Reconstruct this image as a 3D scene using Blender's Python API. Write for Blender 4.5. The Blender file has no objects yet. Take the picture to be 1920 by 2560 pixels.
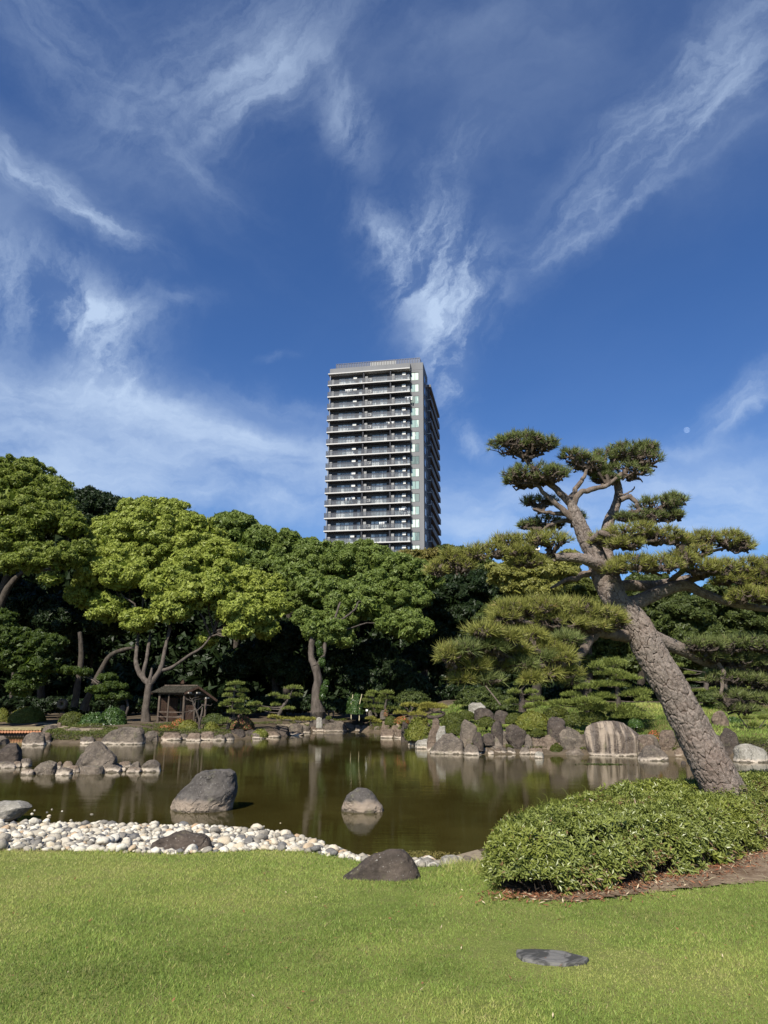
import bpy, math, random
import numpy as np
from mathutils import Matrix, Vector
rng = np.random.default_rng(7)
random.seed(7)
sc = bpy.context.scene
COL = sc.collection
# ------------------------------------------------------------------ camera
FPX = 1775.0; CAMZ = 1.6; PITCH = math.radians(14.7); ROLL = math.radians(-0.4)
cam_d = bpy.data.cameras.new('camera'); cam = bpy.data.objects.new('camera', cam_d); COL.objects.link(cam)
cam_d.sensor_fit = 'HORIZONTAL'; cam_d.sensor_width = 36.0; cam_d.lens = 36.0*FPX/1920.0
cam_d.clip_start = 0.1; cam_d.clip_end = 20000
cam.matrix_world = Matrix.Translation((0, 0, CAMZ)) @ Matrix.Rotation(math.pi/2+PITCH, 4, 'X') @ Matrix.Rotation(-ROLL, 4, 'Z')
sc.camera = cam
MW = np.array(cam.matrix_world.to_3x3()); RIGHT, UP, FWD = MW[:, 0], MW[:, 1], -MW[:, 2]
CAM = np.array([0, 0, CAMZ])
def ray(px, py):
    return FWD*FPX + RIGHT*(px-960.0) + UP*(1280.0-py)
def P(px, py, Y):
    d = ray(px, py); return CAM + d*(Y/d[1])
def G(px, py, z):
    d = ray(px, py); return CAM + d*((z-CAMZ)/d[2])
def M1(p):
    return float(np.dot(np.asarray(p)-CAM, FWD))/FPX      # metres per photo pixel at a point
# ------------------------------------------------------------------ world, sun, exposure
SUN_AZ = math.radians(202.0); SUN_EL = math.radians(42.0)
world = bpy.data.worlds.new('World'); sc.world = world; world.use_nodes = True
wn, wl = world.node_tree.nodes, world.node_tree.links
wn.clear()
w_out = wn.new('ShaderNodeOutputWorld'); w_bg = wn.new('ShaderNodeBackground'); w_bg.inputs['Strength'].default_value = 0.058
wl.new(w_bg.outputs[0], w_out.inputs[0])
sky = wn.new('ShaderNodeTexSky'); sky.sky_type = 'NISHITA'; sky.sun_disc = False
sky.sun_elevation = SUN_EL; sky.sun_rotation = SUN_AZ
sky.altitude = 0; sky.air_density = 1.0; sky.dust_density = 0.6; sky.ozone_density = 2.2
def wmath(op, a, b=None, c=None, clamp=False):
    n = wn.new('ShaderNodeMath'); n.operation = op; n.use_clamp = clamp
    for i, v in enumerate((a, b, c)):
        if v is None: continue
        if isinstance(v, (int, float)): n.inputs[i].default_value = v
        else: wl.new(v, n.inputs[i])
    return n.outputs[0]
tc = wn.new('ShaderNodeTexCoord'); DIR = tc.outputs['Generated']
def wdot(v):
    n = wn.new('ShaderNodeVectorMath'); n.operation = 'DOT_PRODUCT'; wl.new(DIRW, n.inputs[0]); n.inputs[1].default_value = tuple(v)
    return n.outputs['Value']
# warp the direction so the cloud edges fray
nw = wn.new('ShaderNodeTexNoise'); nw.inputs['Scale'].default_value = 7.0; nw.inputs['Detail'].default_value = 8; nw.inputs['Roughness'].default_value = 0.62
wl.new(DIR, nw.inputs['Vector'])
vs = wn.new('ShaderNodeVectorMath'); vs.operation = 'SUBTRACT'; wl.new(nw.outputs['Color'], vs.inputs[0]); vs.inputs[1].default_value = (.5, .5, .5)
vm = wn.new('ShaderNodeVectorMath'); vm.operation = 'SCALE'; wl.new(vs.outputs[0], vm.inputs[0]); vm.inputs['Scale'].default_value = 0.10
va = wn.new('ShaderNodeVectorMath'); va.operation = 'ADD'; wl.new(DIR, va.inputs[0]); wl.new(vm.outputs[0], va.inputs[1])
DIRW = va.outputs[0]
def streak(angle, stretch, scale, detail=9, rough=0.6, lo=0.35, hi=0.75):
    """fibrous noise drawn out along a direction of the sky"""
    a = math.radians(angle); e1 = RIGHT*math.cos(a)+UP*math.sin(a); e2 = -RIGHT*math.sin(a)+UP*math.cos(a)
    cb = wn.new('ShaderNodeCombineXYZ')
    for i, v in enumerate((e1*scale/stretch, e2*scale, FWD*scale*0.5)):
        wl.new(wdot(v), cb.inputs[i])
    n = wn.new('ShaderNodeTexNoise'); n.inputs['Scale'].default_value = 1.0; n.inputs['Detail'].default_value = detail
    n.inputs['Roughness'].default_value = rough; n.inputs['Distortion'].default_value = 0.15
    wl.new(cb.outputs[0], n.inputs['Vector'])
    m = wn.new('ShaderNodeMapRange'); m.interpolation_type = 'SMOOTHSTEP'; m.inputs['From Min'].default_value = lo; m.inputs['From Max'].default_value = hi
    wl.new(n.outputs['Fac'], m.inputs['Value'])
    return m.outputs[0]
TEX = {'wisp': streak(60, 2.2, 15, lo=0.38, hi=0.66, detail=12, rough=.66), 'up': streak(38, 7, 20, lo=0.34, hi=0.74, detail=12, rough=.64), 'down': streak(-28, 7, 20, lo=0.34, hi=0.74, detail=12, rough=.64),
       'flat': streak(-6, 4.0, 9, lo=0.24, hi=0.7), 'soft': streak(20, 2.5, 5, lo=0.3, hi=0.8, rough=0.55)}
BL = [  # centre px, py, half-length, half-width, angle, weight, fibre kind
 (985,630,95,45,-35,.8,'wisp'),(1060,600,60,80,-20,.6,'wisp'),(1120,740,95,95,0,1.0,'wisp'),(1080,660,80,60,0,.8,'wisp'),(1115,880,45,110,0,1.1,'wisp'),(1090,540,45,60,0,.35,'wisp'),(1108,960,26,50,0,.7,'wisp'),
 (215,765,110,62,0,1.0,'wisp'),(370,757,120,25,5,.35,'down'),(255,880,70,110,0,.55,'wisp'),(0,710,45,110,0,.65,'wisp'),(140,650,70,40,0,.4,'wisp'),
 (60,1010,300,100,-8,1.15,'flat'),(300,1090,380,85,-8,1.1,'flat'),(620,1150,300,70,-5,1.0,'flat'),(350,1190,600,80,-3,.9,'flat'),(300,960,70,70,0,.6,'wisp'),(660,990,160,22,-15,.35,'down'),(420,1015,120,22,10,.35,'flat'),
 (90,440,190,42,-27,.75,'down'),(230,530,110,15,-25,.6,'down'),(10,540,90,90,0,.5,'soft'),(100,330,240,45,-18,.25,'soft'),
 (620,150,360,120,28,.42,'up'),(1080,50,480,80,5,.42,'soft'),(560,240,220,50,25,.22,'up'),(150,70,330,90,-40,.38,'down'),(640,210,120,40,45,.3,'up'),
 (865,300,60,90,30,.5,'wisp'),(1280,260,280,150,25,.20,'soft'),(1680,270,300,70,40,.6,'up'),(1150,380,90,60,10,.25,'wisp'),(1720,240,120,60,30,.42,'up'),(1820,260,180,160,0,.25,'soft'),
 (1580,430,230,24,30,.6,'up'),(1500,545,260,16,27,.5,'up'),(1350,520,200,60,30,.10,'soft'),
 (1860,1010,130,34,36,.85,'up'),(1190,1098,55,20,-25,.55,'wisp'),(1750,1270,300,90,8,1.1,'flat'),(1300,1310,330,80,12,.8,'flat'),(1740,1120,120,16,5,.25,'flat'),
 (500,460,60,18,-30,.2,'down'),(690,880,40,8,15,.25,'wisp')]
acc = {}
for (px, py, a, b, ang, w, kind) in BL:
    c = ray(px, py); L = np.linalg.norm(c); c = c/L
    t = math.radians(ang); e1 = RIGHT*math.cos(t)+UP*math.sin(t); e2 = -RIGHT*math.sin(t)+UP*math.cos(t)
    e1 = e1-c*np.dot(c, e1); e2 = e2-c*np.dot(c, e2)
    s1, s2 = a/L*1.12, b/L*1.12
    q1 = wmath('MULTIPLY', wdot(e1/s1), 1.0); q1 = wmath('POWER', wmath('ABSOLUTE', q1), 2.0)
    q2 = wmath('POWER', wmath('ABSOLUTE', wdot(e2/s2)), 2.0)
    q1o = wmath('POWER', wmath('ABSOLUTE', wmath('ADD', wdot(e1/s1), 0.0)), 2.0)
    fr = wmath('GREATER_THAN', wdot(c), 0.3)
    m = wmath('MULTIPLY', wmath('EXPONENT', wmath('MULTIPLY', wmath('ADD', q1o, q2), -1.0)), fr)
    m = wmath('MULTIPLY', m, w)
    acc[kind] = m if kind not in acc else wmath('ADD', acc[kind], m)
dens = None
for k, m in acc.items():
    d = wmath('MULTIPLY', wmath('MINIMUM', m, 1.1), wmath('MULTIPLY_ADD', TEX[k], 0.95, 0.10))
    dens = d if dens is None else wmath('ADD', dens, d)
dens = wmath('ADD', dens, wmath('MULTIPLY', TEX['soft'], 0.03))
dens = wmath('MINIMUM', wmath('MULTIPLY', dens, 0.76), 0.85)
hsv = wn.new('ShaderNodeHueSaturation'); hsv.inputs['Saturation'].default_value = 1.12; hsv.inputs['Value'].default_value = 0.95
hsv.inputs['Hue'].default_value = 0.508
wl.new(sky.outputs[0], hsv.inputs['Color'])
mixc = wn.new('ShaderNodeMix'); mixc.data_type = 'RGBA'
wl.new(dens, mixc.inputs['Factor']); tn = wn.new('ShaderNodeMix'); tn.data_type = 'RGBA'; tn.blend_type = 'MULTIPLY'; tn.inputs['Factor'].default_value = 1.0; wl.new(hsv.outputs[0], tn.inputs['A']); tn.inputs['B'].default_value = (0.82, 1.17, 1.52, 1); wl.new(tn.outputs['Result'], mixc.inputs['A']); mixc.inputs['B'].default_value = (6.9, 8.6, 11.2, 1)
wl.new(mixc.outputs['Result'], w_bg.inputs['Color'])
sd = bpy.data.lights.new('sun', 'SUN'); sd.energy = 5.0; sd.angle = math.radians(0.53); sd.color = (1.0, 0.94, 0.84)
sun = bpy.data.objects.new('sun', sd); COL.objects.link(sun)
S_DIR = np.array([math.sin(SUN_AZ)*math.cos(SUN_EL), math.cos(SUN_AZ)*math.cos(SUN_EL), math.sin(SUN_EL)])
sun.rotation_euler = Vector(S_DIR).to_track_quat('Z', 'Y').to_euler(); sun.location = (0, -5, 30)
sc.view_settings.view_transform = 'Standard'; sc.view_settings.look = 'None'; sc.view_settings.gamma = 1.0
sc.view_settings.exposure = 0.55; sc.view_settings.use_curve_mapping = False
sc.cycles.max_bounces = 5; sc.cycles.diffuse_bounces = 2; sc.cycles.glossy_bounces = 3; sc.cycles.transparent_max_bounces = 8
sc.cycles.use_denoising = True
# ------------------------------------------------------------------ numpy noise
def _h(i, j, k, s):
    x = (i.astype(np.int64)*374761393 + j.astype(np.int64)*668265263 + k.astype(np.int64)*2147483647 + s*1274126177) & 0xffffffff
    x = ((x ^ (x >> 13))*1274126177) & 0xffffffff
    x = ((x ^ (x >> 16))*2246822519) & 0xffffffff
    return ((x ^ (x >> 15)) & 0xffffff)/float(0xffffff)
def vnoise(p, s=0):
    p = np.asarray(p, float); f = np.floor(p); i = f.astype(np.int64); t = p-f; t = t*t*(3-2*t)
    r = 0
    for a in (0, 1):
        for b in (0, 1):
            for c in (0, 1):
                w = (t[:, 0] if a else 1-t[:, 0])*(t[:, 1] if b else 1-t[:, 1])*(t[:, 2] if c else 1-t[:, 2])
                r = r + w*_h(i[:, 0]+a, i[:, 1]+b, i[:, 2]+c, s)
    return r*2-1
def fbm(p, o=4, s=0, g=0.5):
    r = 0; a = 1.0; p = np.asarray(p, float)
    for k in range(o):
        r = r + a*vnoise(p*(2.03**k)+k*17.3, s+k); a *= g
    return r
def n2(x, y, sc_, s=0, o=3):
    x = np.asarray(x, float).ravel(); y = np.asarray(y, float).ravel()
    return fbm(np.stack([x*sc_, y*sc_, np.zeros_like(x)+s*3.7], 1), o, s)
# ------------------------------------------------------------------ object helpers
ORG = {}
def thing(name, label=None, cat=None, group=None, loc=(0, 0, 0), kind=None):
    o = bpy.data.objects.new(name, None); o.empty_display_size = 0.2; COL.objects.link(o); o.location = tuple(float(v) for v in loc)
    ORG[o.name] = np.array(loc, float); tag(o, label, cat, group, kind); return o
def tag(o, label=None, cat=None, group=None, kind=None):
    if label: o['label'] = label
    if cat: o['category'] = cat
    if group: o['group'] = group
    if kind: o['kind'] = kind
    return o
def worg(o):
    return ORG[o.name]
class MB:
    def __init__(s): s.v = []; s.f = []; s.n = 0; s.t = []
    def add(s, V, F, tint=None):
        V = np.asarray(V, float).reshape(-1, 3); F = np.asarray(F, np.int64)
        s.f.append(F+s.n); s.v.append(V); s.n += len(V)
        s.t.append(np.full(len(F), 0.5) if tint is None else (np.full(len(F), float(tint)) if np.isscalar(tint) else np.asarray(tint, float)))
        return s
    def box(s, x0, x1, y0, y1, z0, z1, R=None, o=None):
        V = np.array([(x, y, z) for x in (x0, x1) for y in (y0, y1) for z in (z0, z1)], float)
        if R is not None: V = V@np.asarray(R).T
        if o is not None: V = V+np.asarray(o)
        return s.add(V, [(0, 1, 3, 2), (4, 6, 7, 5), (0, 4, 5, 1), (2, 3, 7, 6), (0, 2, 6, 4), (1, 5, 7, 3)])
    def mesh(s, name, org=(0, 0, 0), smooth=False, tint=False):
        me = bpy.data.meshes.new(name)
        V = np.concatenate(s.v)-np.asarray(org, float)
        me.vertices.add(len(V)); me.vertices.foreach_set('co', V.astype(np.float32).ravel())
        loops = np.concatenate([f.ravel() for f in s.f]); cnt = np.concatenate([np.full(len(f), f.shape[1]) for f in s.f])
        me.loops.add(len(loops)); me.loops.foreach_set('vertex_index', loops.astype(np.int32))
        st = np.concatenate([[0], np.cumsum(cnt)[:-1]])
        me.polygons.add(len(cnt)); me.polygons.foreach_set('loop_start', st.astype(np.int32)); me.polygons.foreach_set('loop_total', cnt.astype(np.int32))
        me.polygons.foreach_set('use_smooth', np.full(len(cnt), bool(smooth)))
        if tint:
            a = me.attributes.new('tint', 'FLOAT', 'FACE'); a.data.foreach_set('value', np.concatenate(s.t).astype(np.float32))
        me.update(); me.validate(verbose=False) if len(cnt) < 3000 else None
        return me
    def build(s, name, mat, parent=None, smooth=False, tint=False, org=None, kind=None):
        if parent is not None: w = worg(parent)
        else: w = np.zeros(3) if org is None else np.asarray(org, float)
        me = s.mesh(name, w, smooth, tint); me.materials.append(mat)
        o = bpy.data.objects.new(name, me); COL.objects.link(o)
        if parent is not None: o.parent = parent; ORG[o.name] = w
        else: o.location = tuple(w); ORG[o.name] = w
        if kind: o['kind'] = kind
        return o
def add_attr(me, name, vals):
    a = me.attributes.new(name, 'FLOAT', 'POINT'); a.data.foreach_set('value', np.asarray(vals, np.float32))
def inst(name, me, loc, rot=(0, 0, 0), scale=(1, 1, 1), parent=None):
    o = bpy.data.objects.new(name, me); COL.objects.link(o)
    if parent is not None: o.parent = parent; loc = np.asarray(loc)-worg(parent)
    o.location = tuple(float(v) for v in loc); o.rotation_euler = rot; o.scale = scale
    return o
def spline(pts, n):
    p = np.asarray(pts, float); k = len(p)
    if k == 2: return p[0]+(p[1]-p[0])*np.linspace(0, 1, n)[:, None]
    q = np.vstack([2*p[0]-p[1], p, 2*p[-1]-p[-2]])
    u = np.linspace(0, k-1-1e-6, n); i = u.astype(int); t = (u-i)[:, None]
    a, b, c, d = q[i], q[i+1], q[i+2], q[i+3]
    return 0.5*((2*b)+(-a+c)*t+(2*a-5*b+4*c-d)*t*t+(-a+3*b-3*c+d)*t**3)
def frames(path):
    T = np.gradient(path, axis=0); T /= np.linalg.norm(T, axis=1)[:, None]+1e-9
    ref = np.array([0.13, -1, 0.07]); N = np.cross(T, ref); N /= np.linalg.norm(N, axis=1)[:, None]+1e-9
    return T, N, np.cross(T, N)
def tube_arr(path, rad, sides=6, wob=0.0, seed=0):
    T, N, B = frames(path); n = len(path)
    a = np.linspace(0, 2*math.pi, sides, endpoint=False)
    rad = np.broadcast_to(np.asarray(rad, float), (n,))
    V = path[:, None, :]+rad[:, None, None]*(np.cos(a)[None, :, None]*N[:, None, :]+np.sin(a)[None, :, None]*B[:, None, :])
    if wob:
        q = V.reshape(-1, 3); C = np.repeat(path, sides, 0)
        q = C+(q-C)*(1+wob*fbm(q/np.mean(rad)*0.5, 3, seed))[:, None]; V = q.reshape(n, sides, 3)
    i = np.arange(n-1)[:, None]*sides; j = np.arange(sides)[None, :]; j2 = (j+1) % sides
    F = np.stack([i+j, i+j2, i+sides+j2, i+sides+j], -1).reshape(-1, 4)
    return V.reshape(-1, 3), F
def tube(mb, pts, rads, n=None, sides=6, wob=0.0, seed=0, tint=0.5, jit=0.0):
    n = n or max(4, len(pts)*4); path = spline(pts, n)
    if jit: path = path+np.stack([fbm(np.stack([np.linspace(0, 6, n), np.full(n, seed*1.7+k), np.full(n, 3.3*k)], 1), 2, seed+k) for k in range(3)], 1)*jit*np.sin(np.linspace(0, math.pi, n))[:, None]
    r = np.interp(np.linspace(0, 1, n), np.linspace(0, 1, len(rads)), rads)
    V, F = tube_arr(path, r, sides, wob, seed); mb.add(V, F, tint)
    # close the tip
    last = len(V)-sides
    mb.add(np.vstack([V[last:], path[-1]+(path[-1]-path[-2])*0.3]), [(k, (k+1) % sides, sides) for k in range(sides)], tint)
    return path
def multi_tubes(A, B_, r0, r1, bend, nseg=3, sides=3, seed=0):
    """many thin twigs at once from points A to points B_"""
    n = len(A); r = np.random.default_rng(seed)
    u = np.linspace(0, 1, nseg+1); path = A[:, None, :]+(B_-A)[:, None, :]*u[None, :, None]
    L = np.linalg.norm(B_-A, axis=1)[:, None]
    off = r.normal(0, 1, (n, nseg+1, 3))*bend*L[:, None, :]; off[:, 0] = 0; off[:, -1] = 0; path = path+off
    T = (B_-A)/(L+1e-9); ref = np.array([0.3, 0.9, 0.2]); N = np.cross(T, ref); N /= np.linalg.norm(N, axis=1)[:, None]+1e-9; Bn = np.cross(T, N)
    a = np.linspace(0, 2*math.pi, sides, endpoint=False)
    rr = (np.asarray(r0)[..., None]*(1-u)+np.asarray(r1)[..., None]*u)*np.ones((n, 1))
    V = path[:, :, None, :]+rr[:, :, None, None]*(np.cos(a)[None, None, :, None]*N[:, None, None, :]+np.sin(a)[None, None, :, None]*Bn[:, None, None, :])
    base = (np.arange(n)*(nseg+1)*sides)[:, None, None]; i = (np.arange(nseg)*sides)[None, :, None]; j = np.arange(sides)[None, None, :]; j2 = (j+1) % sides
    F = np.stack([base+i+j, base+i+j2, base+i+sides+j2, base+i+sides+j], -1).reshape(-1, 4)
    return V.reshape(-1, 3), F
def unit(v):
    return v/(np.linalg.norm(v, axis=-1, keepdims=True)+1e-9)
# ------------------------------------------------------------------ materials
def mat_new(name):
    m = bpy.data.materials.new(name); m.use_nodes = True; m.node_tree.nodes.clear()
    return m, m.node_tree.nodes, m.node_tree.links
def c4(c): return (c[0], c[1], c[2], 1.0)
class NT:
    def __init__(s, name):
        s.m, s.n, s.l = mat_new(name); s.out = s.n.new('ShaderNodeOutputMaterial')
        s.bsdf = s.n.new('ShaderNodeBsdfPrincipled'); s.l.new(s.bsdf.outputs[0], s.out.inputs[0])
        s.tc = s.n.new('ShaderNodeTexCoord'); s.geo = s.n.new('ShaderNodeNewGeometry')
    def put(s, sock, v):
        if isinstance(v, bpy.types.NodeSocket): s.l.new(v, sock)
        elif isinstance(v, (tuple, list)) and len(v) == 3 and sock.type == 'RGBA': sock.default_value = c4(v)
        else: sock.default_value = v
    def noise(s, scale, detail=5, rough=0.6, co=None, st=None, dist=0.0, out='Fac'):
        n = s.n.new('ShaderNodeTexNoise'); n.inputs['Scale'].default_value = scale; n.inputs['Detail'].default_value = detail
        n.inputs['Roughness'].default_value = rough; n.inputs['Distortion'].default_value = dist
        co = co or s.geo.outputs['Position']
        if st: 
            mp = s.n.new('ShaderNodeMapping'); mp.inputs['Scale'].default_value = st; s.l.new(co, mp.inputs['Vector']); co = mp.outputs[0]
        s.l.new(co, n.inputs['Vector']); return n.outputs[out]
    def math(s, op, a, b=0.0, clamp=False):
        n = s.n.new('ShaderNodeMath'); n.operation = op; n.use_clamp = clamp; s.put(n.inputs[0], a); s.put(n.inputs[1], b); return n.outputs[0]
    def rng(s, v, a, b, c=0.0, d=1.0):
        n = s.n.new('ShaderNodeMapRange'); s.put(n.inputs['Value'], v)
        for k, x in zip(('From Min', 'From Max', 'To Min', 'To Max'), (a, b, c, d)): n.inputs[k].default_value = x
        return n.outputs[0]
    def mix(s, f, a, b, mode='MIX'):
        n = s.n.new('ShaderNodeMix'); n.data_type = 'RGBA'; n.blend_type = mode; s.put(n.inputs['Factor'], f); s.put(n.inputs['A'], a); s.put(n.inputs['B'], b); return n.outputs['Result']
    def attr(s, name):
        n = s.n.new('ShaderNodeAttribute'); n.attribute_name = name; return n.outputs['Fac']
    def bump(s, h, strength=0.5, dist=0.02):
        n = s.n.new('ShaderNodeBump'); n.inputs['Strength'].default_value = strength; n.inputs['Distance'].default_value = dist; s.put(n.inputs['Height'], h)
        s.l.new(n.outputs[0], s.bsdf.inputs['Normal']); return n.outputs[0]
    def done(s, col=None, rough=0.8, spec=0.3):
        if col is not None: s.put(s.bsdf.inputs['Base Color'], col)
        s.put(s.bsdf.inputs['Roughness'], rough); s.bsdf.inputs['Specular IOR Level'].default_value = spec
        return s.m
def leaf_mat(name, a, b, c=None, trans=0.3, rough=0.5, clump=0.6, spec=0.25, dead=None, deadf=0.03):
    t = NT(name); ti = t.attr('tint')
    col = t.mix(ti, a, b)
    cl = t.rng(t.noise(clump, 3), 0.35, 0.65)
    if c: col = t.mix(t.math('MULTIPLY', cl, 0.75), col, c)
    if dead: col = t.mix(t.math('GREATER_THAN', ti, 1.0-deadf), col, dead)
    t.done(col, rough, spec)
    tr = t.n.new('ShaderNodeBsdfTranslucent'); t.l.new(t.mix(0.5, col, (0.25, 0.38, 0.03)) if trans > 0.2 else col, tr.inputs['Color'])
    ms = t.n.new('ShaderNodeMixShader'); ms.inputs[0].default_value = trans
    t.l.new(t.bsdf.outputs[0], ms.inputs[1]); t.l.new(tr.outputs[0], ms.inputs[2]); t.l.new(ms.outputs[0], t.out.inputs[0])
    return t.m
def rock_mat(name, dark, mid, pale, water=0.0, band=(0.50, 0.42, 0.33), streaks=0.0, patch=0.5, bumpd=0.03):
    t = NT(name)
    big = t.noise(1.6, 6, 0.62, co=t.tc.outputs['Object']); fine = t.noise(14, 6, 0.7); grain = t.noise(60, 3, 0.7)
    col = t.mix(t.rng(big, 0.36, 0.62), dark, mid)
    col = t.mix(t.math('MULTIPLY', t.rng(fine, 0.48, 0.64), patch), col, pale); col = t.mix(t.math('MULTIPLY', t.rng(t.noise(4.5, 6, 0.7), 0.52, 0.62), .45), col, tuple(q*.45 for q in dark))
    strat = t.noise(2.2, 5, 0.6, st=(0.5, 0.5, 5.0), co=t.tc.outputs['Object'])
    col = t.mix(t.math('MULTIPLY', t.rng(strat, 0.5, 0.66), 0.35), col, dark)
    if streaks:
        stn = t.noise(3.0, 4, 0.6, st=(1.6, 0.3, 0.12), dist=0.4)
        col = t.mix(t.math('MULTIPLY', t.rng(stn, 0.50, 0.60), streaks), col, (0.30, 0.24, 0.18))
        stn2 = t.noise(6.0, 4, 0.6, st=(1.8, 0.3, 0.1))
        col = t.mix(t.math('MULTIPLY', t.rng(stn2, 0.52, 0.62), 0.6), col, (0.10, 0.085, 0.075))
    sp = t.noise(35, 2, 0.8)
    col = t.mix(t.math('MULTIPLY', t.rng(sp, 0.66, 0.72), 0.5), col, (0.55, 0.53, 0.48))
    if water:
        xyz = t.n.new('ShaderNodeSeparateXYZ'); t.l.new(t.geo.outputs['Position'], xyz.inputs[0])
        z = t.math('ADD', xyz.outputs['Z'], t.rng(t.noise(5, 3), 0.3, 0.7, -0.04, 0.04))
        k = t.math('MULTIPLY', t.rng(z, water-.04, water+.02, 1.0, 0.0), t.rng(t.noise(2.5, 4), 0.3, 0.6, 0.35, 0.95))
        col = t.mix(k, col, band)
        col = t.mix(t.rng(z, -0.285, -0.265, 0.85, 0.0), col, (0.06, 0.05, 0.035))
    mus = t.noise(3.5, 5, 0.65)
    col = t.mix(t.math('MULTIPLY', t.rng(mus, 0.58, 0.7), 0.35), col, (0.12, 0.12, 0.05))
    h = t.math('ADD', t.math('MULTIPLY', fine, 0.7), t.math('MULTIPLY', grain, 0.3))
    cr = t.n.new('ShaderNodeTexVoronoi'); cr.feature = 'DISTANCE_TO_EDGE'; cr.inputs['Scale'].default_value = 1.8
    t.l.new(t.mix(0.35, t.tc.outputs['Object'], t.noise(3, 4, out='Color')), cr.inputs['Vector'])
    h = t.math('ADD', h, t.math('MULTIPLY', t.rng(cr.outputs['Distance'], 0.0, 0.03), 0.7))
    t.bump(h, 0.8, bumpd)
    return t.done(col, 0.85, 0.25)
def simple(name, col, rough=0.7, var=0.25, scale=4.0, bump=0.0, metal=0.0, spec=0.4):
    t = NT(name); n = t.noise(scale, 5, 0.65)
    c = t.mix(t.rng(n, 0.3, 0.7), tuple(x*(1-var) for x in col), tuple(min(1, x*(1+var)) for x in col))
    if bump: t.bump(n, bump, 0.02)
    t.bsdf.inputs['Metallic'].default_value = metal
    return t.done(c, rough, spec)
def bark_mat(name, a, b, scale=8):
    t = NT(name); n = t.noise(scale, 6, 0.7, st=(1, 1, 0.35)); f = t.noise(scale*5, 4, 0.7)
    col = t.mix(t.rng(n, 0.35, 0.65), a, b); col = t.mix(t.math('MULTIPLY', t.rng(f, 0.55, 0.75), 0.5), col, tuple(min(1, x*1.7) for x in b))
    t.bump(t.math('ADD', n, t.math('MULTIPLY', f, 0.4)), 0.9, 0.04); return t.done(col, 0.9, 0.15)
MAT = {}
MAT['camphor_bright'] = leaf_mat('camphor_bright', (0.144, 0.185, 0.031), (0.345, 0.388, 0.075), (0.274, 0.307, 0.054), 0.3, clump=0.5)
MAT['camphor_olive'] = leaf_mat('camphor_olive', (0.096, 0.131, 0.022), (0.226, 0.259, 0.049), (0.148, 0.178, 0.031), 0.25)
MAT['camphor_green'] = leaf_mat('camphor_green', (0.073, 0.112, 0.025), (0.187, 0.237, 0.054), (0.127, 0.164, 0.036), 0.25)
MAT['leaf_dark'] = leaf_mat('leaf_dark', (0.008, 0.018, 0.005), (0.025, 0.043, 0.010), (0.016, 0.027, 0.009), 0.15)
MAT['leaf_mid'] = leaf_mat('leaf_mid', (0.036, 0.052, 0.012), (0.090, 0.112, 0.025), (0.054, 0.072, 0.017), 0.2)
MAT['leaf_brown'] = leaf_mat('leaf_brown', (0.101, 0.101, 0.024), (0.216, 0.189, 0.047), (0.162, 0.121, 0.034), 0.2)
MAT['leaf_maple'] = leaf_mat('leaf_maple', (0.030, 0.050, 0.012), (0.094, 0.130, 0.025), (0.051, 0.076, 0.017), 0.3)
MAT['leaf_gold'] = leaf_mat('leaf_gold', (0.115, 0.128, 0.027), (0.270, 0.257, 0.054), (0.176, 0.176, 0.041), 0.2)
MAT['azalea'] = leaf_mat('azalea', (0.068, 0.095, 0.016), (0.216, 0.236, 0.041), (0.162, 0.149, 0.027), 0.2, clump=1.5)
MAT['azalea_green'] = leaf_mat('azalea_green', (0.034, 0.049, 0.011), (0.117, 0.128, 0.020), (0.069, 0.083, 0.015), 0.2, clump=1.5)
MAT['azalea_orange'] = leaf_mat('azalea_orange', (0.060, 0.085, 0.012), (0.160, 0.180, 0.030), None, 0.2, dead=(0.420, 0.130, 0.060), deadf=0.4)
MAT['azalea_red'] = leaf_mat('azalea_red', (0.06, 0.08, 0.02), (0.15, 0.16, 0.04), None, 0.2, dead=(0.36, 0.13, 0.09), deadf=0.3)
MAT['shiny_leaf'] = leaf_mat('shiny_leaf', (0.022, 0.051, 0.010), (0.083, 0.137, 0.022), (0.046, 0.089, 0.017), 0.2, rough=0.35, spec=0.5)
MAT['needle'] = leaf_mat('needle', (0.123, 0.138, 0.032), (0.334, 0.325, 0.086), (0.235, 0.240, 0.054), 0.2, clump=1.2, dead=(0.370, 0.264, 0.107), deadf=0.08)
MAT['needle_dark'] = leaf_mat('needle_dark', (0.068, 0.095, 0.034), (0.230, 0.257, 0.081), (0.135, 0.162, 0.047), 0.15, clump=1.2, dead=(0.324, 0.243, 0.135), deadf=0.06)  # darker copy of needle; paints the backlit shade on the low right pads
MAT['needle_far'] = leaf_mat('needle_far', (0.081, 0.108, 0.024), (0.257, 0.290, 0.068), (0.162, 0.196, 0.041), 0.15, clump=1.0)
MAT['needle_gold'] = leaf_mat('needle_gold', (0.135, 0.135, 0.027), (0.351, 0.338, 0.068), (0.257, 0.230, 0.047), 0.15, clump=1.0)
MAT['hedge_leaf'] = leaf_mat('hedge_leaf', (0.079, 0.105, 0.023), (0.271, 0.302, 0.074), (0.203, 0.223, 0.038), 0.22, rough=0.38, clump=1.6, spec=0.45, dead=(0.19, 0.115, 0.055), deadf=0.05)
MAT['bark_cam'] = bark_mat('bark_cam', (0.044, 0.036, 0.028), (0.119, 0.098, 0.081), 6)  # bark tone lowered to paint in the crown shadow on the trunks
MAT['bark_dark'] = bark_mat('bark_dark', (0.036, 0.030, 0.024), (0.090, 0.075, 0.060), 7)
MAT['bark_pine'] = bark_mat('bark_pine', (0.088, 0.066, 0.053), (0.216, 0.172, 0.139), 14)
MAT['twig'] = bark_mat('twig', (0.060, 0.046, 0.036), (0.150, 0.116, 0.091), 20)
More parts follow.
